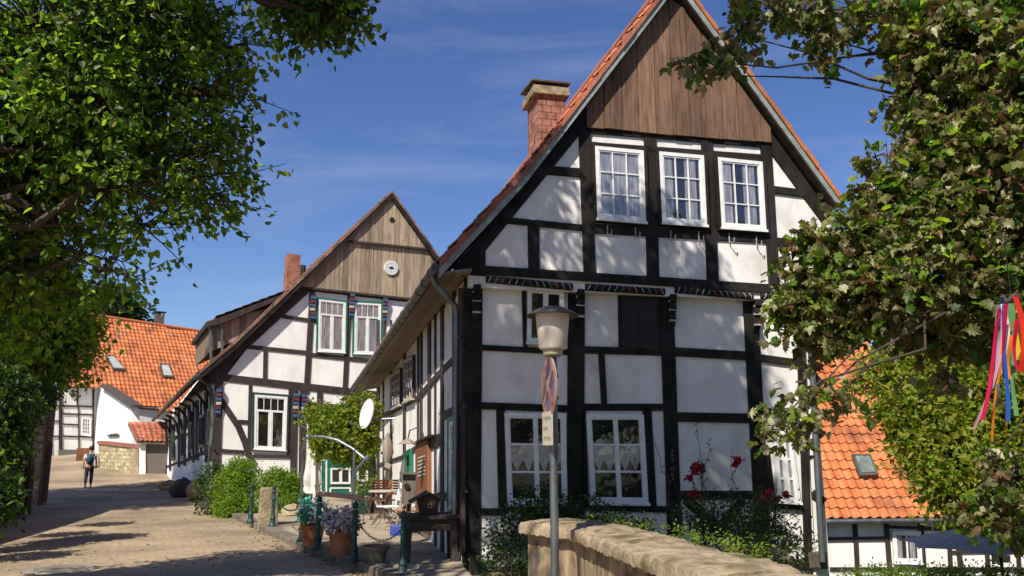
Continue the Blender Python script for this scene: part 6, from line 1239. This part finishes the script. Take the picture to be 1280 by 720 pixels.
# near maple on the right
MT = [B_(1240, 60, 7.0, .95, .8), B_(1170, 30, 7.2, .55, .4), B_(1280, 160, 6.8, 1.0), B_(1210, 170, 7.0, .62, .5), B_(1150, 110, 7.2, .34, .25), B_(1130, 20, 7.2, .35, .22), B_(1070, 10, 7.3, .38, .18), B_(1010, 8, 7.3, .32, .16), B_(955, 6, 7.4, .30, .15), B_(1020, 45, 7.3, .2, .14), B_(1025, 75, 7.3, .10, .08), B_(930, 45, 7.3, .17, .2), B_(878, 76, 7.2, .15, .09), B_(930, 95, 7.2, .09, .08),
      B_(1110, 250, 7.3, .40, .25), B_(1170, 240, 7.2, .55, .4), B_(1230, 280, 7, .8, .6), B_(1065, 290, 7.3, .42, .22), B_(1035, 330, 7.3, .35, .28), B_(1085, 350, 7.2, .55, .42), B_(1150, 340, 7.1, .7, .5), B_(1205, 385, 7.4, .5, .45), B_(1010, 370, 7.3, .3, .25), B_(1052, 395, 7.3, .32, .22), B_(1010, 400, 7.35, .22, .2), B_(1105, 400, 7.2, .24, .18), B_(1165, 415, 7.2, .28, .18), B_(985, 380, 7.4, .16, .14),
      B_(1030, 425, 7.3, .10, .08), B_(1200, 340, 6.9, .6, .5), B_(1270, 340, 7.6, .5, .35), B_(1180, 470, 7.2, .10, .12), B_(1275, 600, 7.2, .30, .26), B_(1245, 575, 7.2, .16, .14), B_(1275, 645, 7.2, .22, .12), B_(1225, 650, 7.3, .14, .08), B_(1180, 60, 7.1, .45, .35), B_(1100, 205, 7.3, .16, .14), B_(1285, 250, 6.8, .8),
      B_(1010, 500, 6.9, .20, .07), B_(962, 538, 6.9, .12, .07), B_(1045, 495, 6.9, .14, .06), B_(990, 530, 6.9, .10, .08)]
MT += [(6.3, 7.5, 4.3, .9, .9, .8), (7.3, 7.6, 5.4, 1.2, 1.2, 1.0), (8.4, 7.6, 4.2, 1.1, 1.1, .9), (6.4, 8.0, 6.4, 1.1, 1.1, .9), (8.6, 8.2, 6.4, 1.3, 1.3, 1.0), (6.0, 7.3, 2.9, .6, .6, .5)]
tree('maple_tree', 'large near maple with curled brown-edged leaves filling the right side', 'tree', (8.2, 7.5, -.6), 4.2, .3, MT, 4600, 8, .095, 'maple', [lf_olive, lf_pale, lf_mid, lf_dark, lf_brown, lf_fresh], [8, 2.2, 3, 1, 1.8, 2.4], .22, .045, fork=(6.9, 7.4, 4.6), limb_r=.034, twig=.004, droop=.35, up=.8)
# treetops beyond the houses so that no bare horizon shows from aside
tree('broadleaf_tree', 'green tree standing beyond the low orange-roofed house', 'tree', (16, 40, -2.5), 5, .3, [(16, 40, 3, 4, 4, 3.5), (20, 41, 2, 3.5, 3.5, 3), (12.5, 41, 1.5, 3, 3, 2.6)], 900, 9, .4, 'oval', [lf_dark, lf_mid, lf_light], [3, 3, 1], 1.2, .3, limb_r=.12)

# fallen leaves on the paving
N_ = 520; P = np.stack([rng.uniform(-9, 1, N_), 7 + 22 * rng.random(N_) ** 1.3, np.zeros(N_)], 1)
P2_ = [];
for i in range(len(kp) - 1):
    for k in range(60):
        t_ = random.random(); P2_.append((kp[i][0] + (kp[i + 1][0] - kp[i][0]) * t_ - abs(random.gauss(.2, .14)) , kp[i][1] + (kp[i + 1][1] - kp[i][1]) * t_ - .05, 0))
P = np.concatenate([P, np.array(P2_)]); P[:, 2] = [gz(p[0], p[1]) + .012 for p in P]; D = rng.normal(0, 1, P.shape); D[:, 2] = 0
o = leaves('fallen_leaves', P, D, .06, 'oval', [lf_brown, lf_yel, lf_olive], [4, 1, 2], None, up=6, rot=.3, kind='stuff'); o['label'] = 'dry leaves scattered over the paving'
